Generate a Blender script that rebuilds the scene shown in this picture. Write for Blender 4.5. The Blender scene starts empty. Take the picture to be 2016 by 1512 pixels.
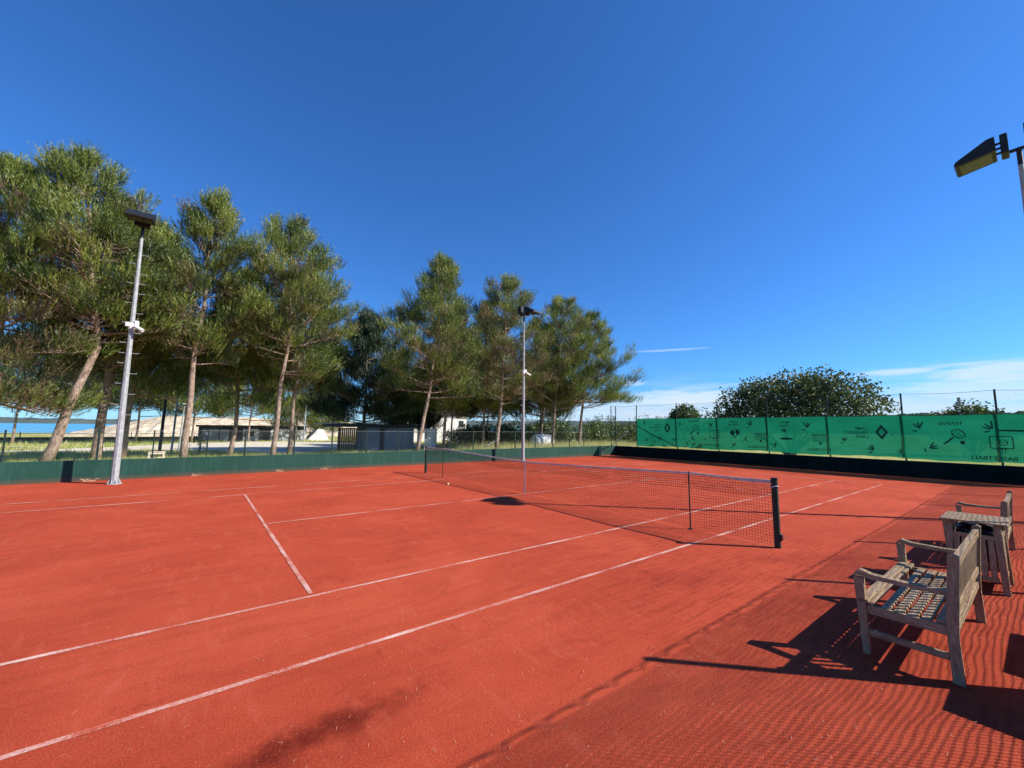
import bpy, math, random
import numpy as np
from mathutils import Vector, Matrix
R = math.radians
rnd = random.Random(7)
C = bpy.context.scene.collection
scene = bpy.context.scene

# ------------------------------------------------------------------ materials
def mat(name):
    m = bpy.data.materials.new(name); m.use_nodes = True
    nt = m.node_tree; b = nt.nodes['Principled BSDF']
    return m, nt, b
def N(nt, t, **kw):
    n = nt.nodes.new(t)
    for k, v in kw.items(): setattr(n, k, v)
    return n
def ramp(nt, fac, stops, interp='LINEAR'):
    r = N(nt, 'ShaderNodeValToRGB'); r.color_ramp.interpolation = interp
    el = r.color_ramp.elements
    while len(el) < len(stops): el.new(0.5)
    for e, (p, c) in zip(el, stops):
        e.position = p; e.color = (*c, 1) if len(c) == 3 else c
    nt.links.new(fac, r.inputs[0]); return r
def noise(nt, scale, detail=4, rough=.55, vec=None, stretch=None, dist=0):
    n = N(nt, 'ShaderNodeTexNoise'); n.inputs['Scale'].default_value = scale
    n.inputs['Detail'].default_value = detail; n.inputs['Roughness'].default_value = rough
    n.inputs['Distortion'].default_value = dist
    if vec is None:
        vec = N(nt, 'ShaderNodeTexCoord').outputs['Object']
    if stretch:
        mp = N(nt, 'ShaderNodeMapping'); mp.inputs['Scale'].default_value = stretch[:3]
        if len(stretch) > 3: mp.inputs['Rotation'].default_value = (0, 0, stretch[3])
        nt.links.new(vec, mp.inputs[0]); vec = mp.outputs[0]
    nt.links.new(vec, n.inputs['Vector']); return n
def mixc(nt, fac, a, b, mode='MIX'):
    m = N(nt, 'ShaderNodeMix', data_type='RGBA', blend_type=mode)
    for s, v in ((m.inputs[0], fac), (m.inputs[6], a), (m.inputs[7], b)):
        if isinstance(v, (float, int)): s.default_value = v
        elif isinstance(v, tuple): s.default_value = (*v, 1) if len(v) == 3 else v
        else: nt.links.new(v, s)
    return m.outputs[2]
def bump(nt, b, height, strength=.3, dist=.01):
    bm = N(nt, 'ShaderNodeBump'); bm.inputs['Strength'].default_value = strength
    bm.inputs['Distance'].default_value = dist
    nt.links.new(height, bm.inputs['Height']); nt.links.new(bm.outputs[0], b.inputs['Normal'])
def worldpos(nt): return N(nt, 'ShaderNodeNewGeometry').outputs['Position']
def simple(name, c1, c2, scale=8, rough=.7, metal=0, bmp=.15, stretch=None, spec=.3, detail=5, lo=.35, hi=.65):
    m, nt, b = mat(name)
    n = noise(nt, scale, detail, .6, stretch=stretch)
    r = ramp(nt, n.outputs[0], [(lo, c1), (hi, c2)])
    nt.links.new(r.outputs[0], b.inputs['Base Color'])
    b.inputs['Roughness'].default_value = rough; b.inputs['Metallic'].default_value = metal
    b.inputs['Specular IOR Level'].default_value = spec
    if bmp: bump(nt, b, n.outputs[0], bmp, .01)
    return m

# clay court
def clay_colour(nt, pos):
    big = noise(nt, .55, 5, .6, pos, dist=.6)
    c = ramp(nt, big.outputs[0], [(.25, (0.335, 0.047, 0.021)), (.5, (0.405, 0.060, 0.027)), (.75, (0.485, 0.082, 0.038))]).outputs[0]
    st = noise(nt, 2.2, 5, .65, pos, (.45, 2.4, 1, R(8)), .4)           # drag marks running along the court
    c = mixc(nt, ramp(nt, st.outputs[0], [(.45, (0, 0, 0)), (.75, (.42, .42, .42))]).outputs[0], c, (0.2376, 0.0304, 0.0172))
    st2 = noise(nt, 3.0, 4, .6, pos, (2.6, .5, 1, R(24)), .5)
    c = mixc(nt, ramp(nt, st2.outputs[0], [(.55, (0, 0, 0)), (.78, (.5, .5, .5))]).outputs[0], c, (0.4884, 0.1036, 0.0592))
    # worn, darker damp patch where the base layer shows
    sep = N(nt, 'ShaderNodeSeparateXYZ'); nt.links.new(pos, sep.inputs[0])
    def patch(cx, cy, rx, ry, ang, col, c, amount=.8):
        mp = N(nt, 'ShaderNodeMapping', vector_type='TEXTURE')
        mp.inputs['Location'].default_value = (cx, cy, 0); mp.inputs['Rotation'].default_value = (0, 0, ang)
        mp.inputs['Scale'].default_value = (rx, ry, 1e3)
        nt.links.new(pos, mp.inputs[0])
        ln = N(nt, 'ShaderNodeVectorMath', operation='LENGTH'); nt.links.new(mp.outputs[0], ln.inputs[0])
        nz = noise(nt, 3.5, 6, .75, pos)
        ad = N(nt, 'ShaderNodeMath', operation='MULTIPLY_ADD'); ad.inputs[1].default_value = 2.2; 
        nt.links.new(nz.outputs[0], ad.inputs[0]); nt.links.new(ln.outputs['Value'], ad.inputs[2])
        f = ramp(nt, ad.outputs[0], [(.0, (1, 1, 1)), (1.0, (1, 1, 1))])
        mr = N(nt, 'ShaderNodeMapRange', interpolation_type='SMOOTHSTEP'); mr.inputs['From Min'].default_value = 2.15; mr.inputs['From Max'].default_value = .95
        mr.inputs['To Max'].default_value = amount
        nt.links.new(ad.outputs[0], mr.inputs['Value'])
        return mixc(nt, mr.outputs[0], c, col)
    c = patch(-6.78, -6.33, .95, .24, R(4), (0.1210, 0.0121, 0.0055), c, .95)
    c = patch(-2.4, -6.3, 1.3, .5, R(-30), (0.2250, 0.0240, 0.0135), c, .5)
    c = patch(-.3, -6.9, 1.6, .35, R(-28), (0.2175, 0.0240, 0.0135), c, .5)
    rake = noise(nt, 9.0, 3, .6, pos, (.22, 3.2, 1, R(-38)), .4)      # broom sweeps near the net post
    rk = N(nt, 'ShaderNodeMapRange', interpolation_type='SMOOTHSTEP'); rk.inputs['From Min'].default_value = 4.2; rk.inputs['From Max'].default_value = 1.2; rk.inputs['To Max'].default_value = .5
    dl = N(nt, 'ShaderNodeVectorMath', operation='DISTANCE'); dl.inputs[1].default_value = (-1.6, -6.6, 0); nt.links.new(pos, dl.inputs[0]); nt.links.new(dl.outputs['Value'], rk.inputs['Value'])
    rf_ = N(nt, 'ShaderNodeMath', operation='MULTIPLY'); nt.links.new(rk.outputs[0], rf_.inputs[0]); nt.links.new(ramp(nt, rake.outputs[0], [(.50, (0, 0, 0)), (.62, (1, 1, 1))]).outputs[0], rf_.inputs[1])
    c = mixc(nt, rf_.outputs[0], c, (.21, .024, .012))
    sc_ = noise(nt, 3.2, 8, .8, pos, (.9, 1.2, 1, R(12)), .9)         # scuffs and ball marks
    c = mixc(nt, ramp(nt, sc_.outputs[0], [(.57, (0, 0, 0)), (.66, (.50, .50, .50))]).outputs[0], c, (.24, .030, .016))
    fine = noise(nt, 95, 4, .85, pos)
    c = mixc(nt, .75, c, ramp(nt, fine.outputs[0], [(.3, (.25, .25, .25)), (.5, (.98, .96, .95)), (.72, (1.75, 1.9, 1.95))]).outputs[0], 'MULTIPLY')
    speck = noise(nt, 70, 2, .5, pos)
    c = mixc(nt, ramp(nt, speck.outputs[0], [(.68, (0, 0, 0)), (.72, (.8, .8, .8))]).outputs[0], c, (.55, .20, .12))
    return c, fine
def m_clay():
    m, nt, b = mat('clay'); pos = worldpos(nt)
    c, fine = clay_colour(nt, pos)
    nt.links.new(c, b.inputs['Base Color']); b.inputs['Roughness'].default_value = .95
    b.inputs['Specular IOR Level'].default_value = .1
    mid = noise(nt, 22, 5, .7, pos)
    ad = N(nt, 'ShaderNodeMath', operation='ADD'); nt.links.new(fine.outputs[0], ad.inputs[0]); nt.links.new(mid.outputs[0], ad.inputs[1])
    bump(nt, b, ad.outputs[0], .55, .012)
    return m
def m_line():
    m, nt, b = mat('line_paint'); pos = worldpos(nt)
    c, fine = clay_colour(nt, pos)
    n1 = noise(nt, 38, 4, .8, pos); n2 = noise(nt, 1.1, 3, .6, pos)
    ad = N(nt, 'ShaderNodeMath', operation='MULTIPLY_ADD'); ad.inputs[1].default_value = .55
    nt.links.new(n1.outputs[0], ad.inputs[0]); nt.links.new(n2.outputs[0], ad.inputs[2])
    f = ramp(nt, ad.outputs[0], [(.60, (.95, .95, .95)), (.90, (.05, .05, .05))])
    white = ramp(nt, noise(nt, 90, 2, .6, pos).outputs[0], [(.3, (.50, .27, .21)), (.6, (.70, .54, .47))]).outputs[0]
    nt.links.new(mixc(nt, f.outputs[0], c, white), b.inputs['Base Color'])
    b.inputs['Roughness'].default_value = .9; b.inputs['Specular IOR Level'].default_value = .1
    return m

def m_wall():
    m, nt, b = mat('green_wall_paint'); pos = worldpos(nt)
    a = noise(nt, .35, 4, .6, pos, (1, 1, .5)); s = noise(nt, 3.0, 5, .7, pos, (2.0, 2.0, .25))
    c = ramp(nt, a.outputs[0], [(.3, (.007, .044, .031)), (.7, (.013, .062, .044))]).outputs[0]
    c = mixc(nt, ramp(nt, s.outputs[0], [(.50, (0, 0, 0)), (.8, (.75, .75, .75))]).outputs[0], c, (.035, .10, .075))
    # clay dust thrown up along the foot of the wall
    sep = N(nt, 'ShaderNodeSeparateXYZ'); nt.links.new(pos, sep.inputs[0])
    mr = N(nt, 'ShaderNodeMapRange'); mr.inputs['From Min'].default_value = .17; mr.inputs['From Max'].default_value = -.03; mr.inputs['To Max'].default_value = .75
    sz = N(nt, 'ShaderNodeMath', operation='MULTIPLY_ADD'); sz.inputs[1].default_value = .22; nt.links.new(noise(nt, 4, 6, .75, pos).outputs[0], sz.inputs[0])
    s0 = N(nt, 'ShaderNodeMath', operation='SUBTRACT'); nt.links.new(sep.outputs[2], s0.inputs[0]); s0.inputs[1].default_value = .11; nt.links.new(s0.outputs[0], sz.inputs[2])
    nt.links.new(sz.outputs[0], mr.inputs['Value'])
    c = mixc(nt, mr.outputs[0], c, (.14, .06, .04))
    nt.links.new(c, b.inputs['Base Color']); b.inputs['Roughness'].default_value = .75
    b.inputs['Specular IOR Level'].default_value = .25
    bump(nt, b, noise(nt, 14, 5, .7, pos).outputs[0], .25, .01)
    return m

def m_ground():
    m, nt, b = mat('grassy_soil'); pos = worldpos(nt)
    a = noise(nt, .12, 6, .65, pos); f = noise(nt, 2.5, 6, .8, pos)
    c1 = ramp(nt, a.outputs[0], [(.35, (.19, .23, .045)), (.5, (.32, .33, .09)), (.66, (.50, .44, .21))]).outputs[0]
    c = mixc(nt, .7, c1, ramp(nt, f.outputs[0], [(.3, (.35, .42, .3)), (.52, (1, 1, 1)), (.7, (1.7, 1.5, 1.2))]).outputs[0], 'MULTIPLY')
    nt.links.new(c, b.inputs['Base Color']); b.inputs['Roughness'].default_value = 1; b.inputs['Specular IOR Level'].default_value = .1
    bump(nt, b, f.outputs[0], .8, .08); return m
def m_foliage(name, stops, trans=.3):
    m = bpy.data.materials.new(name); m.use_nodes = True; nt = m.node_tree; nt.nodes.clear()
    at = N(nt, 'ShaderNodeAttribute', attribute_name='tone')
    r = ramp(nt, at.outputs['Fac'], stops)
    d = N(nt, 'ShaderNodeBsdfDiffuse'); t = N(nt, 'ShaderNodeBsdfTranslucent'); g = N(nt, 'ShaderNodeBsdfGlossy'); g.inputs['Roughness'].default_value = .45
    g.inputs['Color'].default_value = (.9, .95, .9, 1)
    nt.links.new(r.outputs[0], d.inputs[0]); nt.links.new(r.outputs[0], t.inputs[0])
    mx = N(nt, 'ShaderNodeMixShader'); mx.inputs[0].default_value = trans
    nt.links.new(d.outputs[0], mx.inputs[1]); nt.links.new(t.outputs[0], mx.inputs[2])
    m2 = N(nt, 'ShaderNodeMixShader'); m2.inputs[0].default_value = .035
    nt.links.new(mx.outputs[0], m2.inputs[1]); nt.links.new(g.outputs[0], m2.inputs[2])
    o = N(nt, 'ShaderNodeOutputMaterial'); nt.links.new(m2.outputs[0], o.inputs[0]); return m
def m_water():
    m, nt, b = mat('lake_water'); pos = worldpos(nt)
    b.inputs['Base Color'].default_value = (.05, .26, .33, 1); b.inputs['Roughness'].default_value = .22
    b.inputs['Specular IOR Level'].default_value = .5
    bump(nt, b, noise(nt, .6, 4, .6, pos, (.25, 1, 1)).outputs[0], .55, .3); return m
def m_banner():
    m = bpy.data.materials.new('green_shade_net'); m.use_nodes = True; nt = m.node_tree; nt.nodes.clear()
    pos = worldpos(nt)
    a = noise(nt, .8, 5, .6, pos, (1, 1, 2.5)); w = noise(nt, 60, 2, .5, pos)
    c = ramp(nt, a.outputs[0], [(.3, (.006, .150, .080)), (.7, (.010, .205, .118))]).outputs[0]
    c = mixc(nt, .35, c, ramp(nt, w.outputs[0], [(.35, (.6, .6, .6)), (.65, (1.3, 1.3, 1.3))]).outputs[0], 'MULTIPLY')
    d = N(nt, 'ShaderNodeBsdfDiffuse'); t = N(nt, 'ShaderNodeBsdfTranslucent'); tr = N(nt, 'ShaderNodeBsdfTransparent')
    nt.links.new(c, d.inputs[0]); nt.links.new(c, t.inputs[0]); tr.inputs[0].default_value = (.35, .9, .6, 1)
    mx = N(nt, 'ShaderNodeMixShader'); mx.inputs[0].default_value = .62
    nt.links.new(d.outputs[0], mx.inputs[1]); nt.links.new(t.outputs[0], mx.inputs[2])
    m2 = N(nt, 'ShaderNodeMixShader'); m2.inputs[0].default_value = .07
    nt.links.new(mx.outputs[0], m2.inputs[1]); nt.links.new(tr.outputs[0], m2.inputs[2])
    o = N(nt, 'ShaderNodeOutputMaterial'); nt.links.new(m2.outputs[0], o.inputs[0]); return m
def m_teak(name='weathered_teak', st=(1.2, 12, 12)):
    m, nt, b = mat(name)
    n = noise(nt, 9, 6, .65, stretch=st); p = noise(nt, 4, 4, .6)
    c = ramp(nt, n.outputs[0], [(.32, (.18, .11, .055)), (.5, (.36, .245, .14)), (.68, (.52, .39, .25))]).outputs[0]
    c = mixc(nt, ramp(nt, p.outputs[0], [(.45, (0, 0, 0)), (.7, (.55, .55, .55))]).outputs[0], c, (.22, .13, .07))
    nt.links.new(c, b.inputs['Base Color']); b.inputs['Roughness'].default_value = .8; b.inputs['Specular IOR Level'].default_value = .2
    bump(nt, b, n.outputs[0], .3, .003); return m
def m_bark():
    m, nt, b = mat('pine_bark'); pos = worldpos(nt)
    n = noise(nt, 9, 6, .75, pos, (1.3, 1.3, .45)); v = N(nt, 'ShaderNodeTexVoronoi'); v.inputs['Scale'].default_value = 11
    mp = N(nt, 'ShaderNodeMapping'); mp.inputs['Scale'].default_value = (1, 1, .4); nt.links.new(pos, mp.inputs[0]); nt.links.new(mp.outputs[0], v.inputs['Vector'])
    c = ramp(nt, n.outputs[0], [(.3, (.11, .075, .055)), (.5, (.27, .20, .155)), (.7, (.42, .34, .275))]).outputs[0]
    c = mixc(nt, .6, c, ramp(nt, v.outputs['Distance'], [(.05, (.4, .35, .3)), (.5, (1.15, 1.1, 1.05))]).outputs[0], 'MULTIPLY')
    nt.links.new(c, b.inputs['Base Color']); b.inputs['Roughness'].default_value = .95; b.inputs['Specular IOR Level'].default_value = .1
    bump(nt, b, n.outputs[0], .9, .04); return m

M = dict(clay=m_clay(), line=m_line(), wall=m_wall(), wall_shaded=simple('shaded_wall_paint', (.004, .014, .012), (.008, .024, .020), 2, .9, 0, .2, None, .1), ground=m_ground(), water=m_water(), banner=m_banner(), teak=m_teak(), teak_up=m_teak('weathered_teak_upright', (12, 12, 1.2)), teak_side=m_teak('weathered_teak_cross', (12, 1.2, 12)), bark=m_bark(),  # end wall is the same green paint with its shade darkened into the colour
    galv=simple('galvanised_steel', (.24, .26, .265), (.38, .40, .40), 14, .75, .1, .1, (1, 1, .5)),
    dgreen=simple('green_coated_steel', (.008, .022, .018), (.016, .036, .028), 5, .5, 0, .05),
    black=simple('black_metal', (.008, .008, .009), (.02, .02, .021), 6, .45, 0, .05),
    lens=simple('lamp_glass', (.028, .034, .036), (.05, .055, .05), 9, .25, 0, 0, spec=.6),
    netcord=simple('net_cord', (.010, .011, .011), (.02, .021, .021), 8, .8, 0, 0),
    band=simple('faded_net_band', (.42, .38, .33), (.62, .57, .50), 9, .8, 0, 0),
    strap=simple('white_webbing', (.42, .42, .42), (.62, .62, .62), 9, .8, 0, 0),
    wire=simple('fence_wire', (.05, .065, .055), (.09, .105, .095), 9, .55, .3, 0),
    gwire=simple('dark_fence_wire', (.012, .028, .020), (.02, .04, .03), 9, .6, 0, 0),
    gravel=simple('limestone_gravel', (.50, .44, .33), (.68, .62, .49), 3.0, 1, 0, .5, None, .1, 8, .38, .62),
    mound=simple('tan_spoil_earth', (.36, .28, .18), (.60, .52, .38), .8, 1, 0, .8, None, .1, 8),
    white=simple('white_render', (.50, .49, .47), (.64, .63, .60), 1.2, .9, 0, .1),
    grey=simple('grey_blue_panel', (.16, .19, .235), (.22, .25, .30), .7, .6, 0, .05, (1, 1, .3)),
    dgrey=simple('dark_weathered_boards', (.028, .030, .035), (.06, .062, .068), 3, .8, 0, .2),
    stone=simple('pale_dry_stone', (.16, .17, .18), (.62, .62, .62), 2.6, .95, 0, .8, None, .1, 6, .42, .56),
    brown=simple('brown_planks', (.16, .065, .035), (.34, .15, .085), 5, .85, 0, .3, (6, 6, .4)),
    glass=simple('dark_window_glass', (.012, .014, .018), (.03, .035, .04), 3, .1, 0, 0, spec=.6),
    plaster=simple('white_plastic', (.55, .55, .53), (.65, .65, .63), 4, .4, 0, 0),
    palewood=simple('pale_new_wood', (.58, .47, .33), (.74, .63, .48), 12, .8, 0, .1),
    ball=simple('faded_tennis_felt', (.55, .56, .25), (.72, .70, .42), 40, .95, 0, .2),
    bag=simple('black_bin_liner', (.008, .008, .009), (.02, .02, .022), 12, .35, 0, .6),
    conc=simple('worn_concrete', (.30, .24, .21), (.46, .40, .36), 8, .95, 0, .4),
    ink=simple('dark_green_print', (.007, .088, .049), (.010, .115, .066), 20, .9, 0, 0),
    ink2=simple('soft_green_print', (.008, .105, .06), (.012, .15, .085), 14, .9, 0, 0),
    straw=simple('dry_straw', (.45, .26, .15), (.62, .42, .28), 20, .9, 0, 0),
    hill=simple('wooded_hill', (.018, .036, .020), (.045, .065, .038), .03, 1, 0, .5, None, .05, 8),
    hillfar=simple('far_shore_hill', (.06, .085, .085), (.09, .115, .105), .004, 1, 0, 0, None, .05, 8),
)
GREEN = [(0, (.012, .028, .008)), (.28, (.044, .080, .013)), (.52, (.130, .180, .026)), (.82, (.33, .36, .070)), (.9, (.19, .16, .08)), (1, (.14, .075, .04))]
M['needles'] = m_foliage('pine_needles', GREEN, .34)
M['needles_blue'] = m_foliage('pine_needles_cool', [(0, (.008, .022, .014)), (.35, (.024, .050, .026)), (.7, (.055, .088, .042)), (.9, (.10, .12, .06)), (1, (.12, .08, .05))], .22)
M['fig'] = m_foliage('broad_leaves', [(0, (.020, .040, .015)), (.4, (.065, .095, .030)), (.8, (.16, .19, .07)), (1, (.34, .32, .17))], .35)
M['scrub'] = m_foliage('scrub_leaves', [(0, (.02, .04, .014)), (.4, (.065, .10, .025)), (.8, (.14, .185, .045)), (1, (.22, .22, .08))], .3)
M['grass'] = m_foliage('dry_grass', [(0, (.22, .28, .05)), (.5, (.42, .46, .11)), (.8, (.60, .54, .26)), (1, (.72, .64, .38))], .3)

# ------------------------------------------------------------------ mesh helpers
class MB:
    def __init__(s): s.v, s.f = [], []
    def raw(s, vs, fs):
        o = len(s.v); s.v += [tuple(p) for p in vs]; s.f += [tuple(i + o for i in f) for f in fs]; return s
    def box(s, x0, x1, y0, y1, z0, z1):
        vs = [(x, y, z) for z in (z0, z1) for y in (y0, y1) for x in (x0, x1)]
        return s.raw(vs, [(0, 2, 3, 1), (4, 5, 7, 6), (0, 1, 5, 4), (2, 6, 7, 3), (0, 4, 6, 2), (1, 3, 7, 5)])
    def cbox(s, x0, x1, y0, y1, z0, z1, c=.006):
        # box with chamfered vertical and horizontal edges
        vs, idx = [], {}
        X, Y, Z = (x0, x1), (y0, y1), (z0, z1)
        for i in (0, 1):
            for j in (0, 1):
                for k in (0, 1):
                    sx, sy, sz = (1, -1)[i], (1, -1)[j], (1, -1)[k]
                    for a in range(3):
                        p = [X[i], Y[j], Z[k]]
                        for q_, sg in ((0, sx), (1, sy), (2, sz)):
                            if q_ != a: p[q_] += sg * c
                        idx[i, j, k, a] = len(vs); vs.append(p)
        g = lambda i, j, k, a: idx[i, j, k, a]
        f = []
        # main faces: face normal axis a has verts moved in the other axes -> vertices tagged a
        for i in (0, 1): f.append([g(i, 0, 0, 0), g(i, 1, 0, 0), g(i, 1, 1, 0), g(i, 0, 1, 0)])
        for j in (0, 1): f.append([g(0, j, 0, 1), g(1, j, 0, 1), g(1, j, 1, 1), g(0, j, 1, 1)])
        for k in (0, 1): f.append([g(0, 0, k, 2), g(1, 0, k, 2), g(1, 1, k, 2), g(0, 1, k, 2)])
        for j in (0, 1):
            for k in (0, 1): f.append([g(0, j, k, 1), g(1, j, k, 1), g(1, j, k, 2), g(0, j, k, 2)])
        for i in (0, 1):
            for k in (0, 1): f.append([g(i, 0, k, 0), g(i, 1, k, 0), g(i, 1, k, 2), g(i, 0, k, 2)])
        for i in (0, 1):
            for j in (0, 1): f.append([g(i, j, 0, 0), g(i, j, 1, 0), g(i, j, 1, 1), g(i, j, 0, 1)])
        for i in (0, 1):
            for j in (0, 1):
                for k in (0, 1): f.append([g(i, j, k, 0), g(i, j, k, 1), g(i, j, k, 2)])
        return s.raw(vs, f)
    def tube(s, pts, r, n=6, cap=True):
        pts = [Vector(p) for p in pts]
        rs = r if isinstance(r, (list, tuple)) else [r] * len(pts)
        vs = []
        ref = None
        for i, p in enumerate(pts):
            d = (pts[min(i + 1, len(pts) - 1)] - pts[max(i - 1, 0)])
            d = d.normalized() if d.length > 1e-9 else Vector((0, 0, 1))
            if ref is None: ref = Vector((1, 0, 0)) if abs(d.x) < .8 else Vector((0, 1, 0))
            u = (ref - d * ref.dot(d)).normalized(); ref = u; w = d.cross(u)
            for k in range(n):
                a = 2 * math.pi * k / n
                vs.append(p + (u * math.cos(a) + w * math.sin(a)) * rs[i])
        fs = [(i * n + k, i * n + (k + 1) % n, (i + 1) * n + (k + 1) % n, (i + 1) * n + k) for i in range(len(pts) - 1) for k in range(n)]
        if cap: fs += [tuple(range(n))[::-1], tuple((len(pts) - 1) * n + k for k in range(n))]
        return s.raw(vs, fs)
    def prism(s, prof, axis, a, b):
        # closed profile (list of 2D points) extruded along axis from a to b
        def P(u, v, t): return {'x': (t, u, v), 'y': (u, t, v), 'z': (u, v, t)}[axis]
        n = len(prof); vs = [P(u, v, a) for u, v in prof] + [P(u, v, b) for u, v in prof]
        return s.raw(vs, [tuple(range(n))[::-1], tuple(range(n, 2 * n))] + [(i, (i + 1) % n, n + (i + 1) % n, n + i) for i in range(n)])
    def build(s, name, m, parent=None, smooth=False):
        me = bpy.data.meshes.new(name); me.from_pydata(s.v, [], s.f); me.materials.append(m); me.update()
        import bmesh
        b = bmesh.new(); b.from_mesh(me); bmesh.ops.recalc_face_normals(b, faces=b.faces); b.to_mesh(me); b.free()
        if smooth: me.polygons.foreach_set('use_smooth', [True] * len(me.polygons))
        o = bpy.data.objects.new(name, me); C.objects.link(o)
        if parent: o.parent = parent
        return o
def npmesh(name, V, T, m, parent=None, tone=None):
    """V (n,3) verts, T (k,3) triangles, tone per triangle"""
    me = bpy.data.meshes.new(name); k = len(T)
    me.vertices.add(len(V)); me.vertices.foreach_set('co', V.astype(np.float32).ravel())
    me.loops.add(k * 3); me.loops.foreach_set('vertex_index', T.astype(np.int32).ravel())
    me.polygons.add(k); me.polygons.foreach_set('loop_start', np.arange(0, 3 * k, 3, dtype=np.int32))
    me.polygons.foreach_set('loop_total', np.full(k, 3, dtype=np.int32))
    if tone is not None:
        a = me.attributes.new('tone', 'FLOAT', 'FACE'); a.data.foreach_set('value', tone.astype(np.float32))
    me.update(calc_edges=True); me.materials.append(m)
    o = bpy.data.objects.new(name, me); C.objects.link(o)
    if parent: o.parent = parent
    return o
def thing(name, label, cat, loc=(0, 0, 0), rz=0, group=None):
    o = bpy.data.objects.new(name, None); C.objects.link(o); o.location = loc; o.rotation_euler = (0, 0, rz)
    o.empty_display_size = .2; return tag(o, label, cat, group)
def tag(o, label=None, cat=None, group=None, kind=None):
    if label: o['label'] = label
    if cat: o['category'] = cat
    if group: o['group'] = group
    if kind: o['kind'] = kind
    return o
def dup(root, loc, rz, label, cat=None):
    r = root.copy(); C.objects.link(r); r.location = loc; r.rotation_euler = (0, 0, rz); r['label'] = label
    for ch in list(root.children):
        c = ch.copy(); C.objects.link(c); c.parent = r
        for g in ch.children:
            d = g.copy(); C.objects.link(d); d.parent = c
    return r

# ------------------------------------------------------------------ terrain
def gz(x, y):
    d = max(y - 10.0, x - 16.7 + 0.0)
    h = .32 if d < 0 else .32 - .028 * min(d, 11.7)
    if y > 21.7: h -= .004 * (y - 21.7)
    ys = 133 + max(0, x) * .75
    if y > ys: h -= min((y - ys) * .08, 3.5)
    return h
xs = [-2500, -900, -400, -200, -120] + list(np.arange(-80, -18, 4)) + [-17.2, -17.0] + list(np.arange(-16, 16.6, 2)) + [16.65, 16.75] + list(np.arange(18, 80, 3)) + [90, 110, 140, 200, 300, 450, 650]
ys = [-600, -200, -60, -30, -16, -12, -10.15, -10.05] + list(np.arange(-8, 10, 2)) + [9.98, 10.08] + list(np.arange(11, 60, 1.5)) + [64, 70, 80, 90, 100, 110, 120, 128, 133, 138, 145, 160, 180, 210, 250, 300, 380, 480, 600]
V, F = [], []
for y in ys:
    for x in xs:
        inside = -17.1 < x < 16.7 and -10.1 < y < 10.03
        V.append((x, y, -.03 if inside else gz(x, y) + (rnd.uniform(-.04, .04) if (y > 12 or x > 18) else 0)))
nx = len(xs)
for j in range(len(ys) - 1):
    for i in range(nx - 1): F.append((j * nx + i, j * nx + i + 1, (j + 1) * nx + i + 1, (j + 1) * nx + i))
gr = MB().raw(V, F).build('ground', M['ground'], smooth=True); tag(gr, kind='structure')
co = MB().raw([(-17.05, -9.95, 0), (16.65, -9.95, 0), (16.65, 9.95, 0), (-17.05, 9.95, 0)], [(0, 1, 2, 3)]).build('court_floor', M['clay']); tag(co, kind='structure')

# painted court lines (sheets 4 mm above the clay, ends butted)
ln = MB()
def sheet(x0, x1, y0, y1, z=.004):
    # slightly wandering edges, like hand-rolled paint
    nn = max(2, int(max(x1 - x0, y1 - y0) / .25)); vs = []
    along_x = (x1 - x0) > (y1 - y0)
    for i in range(nn + 1):
        t = i / nn; a, b = rnd.uniform(-.005, .005), rnd.uniform(-.005, .005)
        if along_x: vs += [(x0 + (x1 - x0) * t, y0 + a, z), (x0 + (x1 - x0) * t, y1 + b, z)]
        else: vs += [(x0 + a, y0 + (y1 - y0) * t, z), (x1 + b, y0 + (y1 - y0) * t, z)]
    ln.raw(vs, [(2 * i, 2 * i + 2, 2 * i + 3, 2 * i + 1) for i in range(nn)])
w = .05
for s in (-1, 1):
    sheet(-11.885, 11.885, s * 5.485 - w / 2, s * 5.485 + w / 2)
    sheet(-11.885 + w, 11.885 - w, s * 4.115 - w / 2, s * 4.115 + w / 2)
    sheet(s * 11.86 - w / 2, s * 11.86 + w / 2, -5.485 + w / 2, 5.485 - w / 2, .005)
    sheet(s * 6.4 - w / 2, s * 6.4 + w / 2, -4.115 + w / 2 + .05, 4.115 - w / 2 - .01, .005)
sheet(-6.4 + w, 6.4 - w, -w / 2, w / 2)
tag(ln.build('court_lines', M['line']), kind='structure')

# lake, hills
wa = MB().raw([(-3500, 100, -.66), (2600, 100, -.66), (2600, 3600, -.66), (-3500, 3600, -.66)], [(0, 1, 2, 3)]).build('lake_water', M['water']); tag(wa, kind='structure')
def hills(name, dist, az0, az1, elev, m, step=.12, bumpy=.06, depth=.25):
    V, F = [], []; azs = np.arange(az0, az1, step); rr = random.Random(3)
    ph = [rr.uniform(0, 6) for _ in range(8)]
    for a in azs:
        e = np.interp(a, [p[0] for p in elev], [p[1] for p in elev])
        e += bumpy * (.5 * math.sin(a * 1.7 + ph[0]) + .35 * math.sin(a * 4.1 + ph[1]) + .25 * math.sin(a * 9.3 + ph[2])) + rr.uniform(-1, 1) * bumpy * .6
        h = 1.87 + dist * math.tan(R(e)); ca, sa = math.cos(R(a)), math.sin(R(a))
        prof = [(1 - .03, -3), (1 - .015, h * .45), (1.0, h * .86), (1.02, h * 1.0), (1 + depth, h * .6), (1 + depth * 2, -3)]
        for fr, z in prof:
            jit = 1
            V.append((-7.5 + ca * dist * fr * jit, -9.2 + sa * dist * fr * jit, z))
    k = 6
    for i in range(len(azs) - 1):
        for j in range(k - 1): F.append((i * k + j, (i + 1) * k + j, (i + 1) * k + j + 1, i * k + j + 1))
    o = MB().raw(V, F).build(name, m, smooth=True); tag(o, kind='structure')
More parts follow.
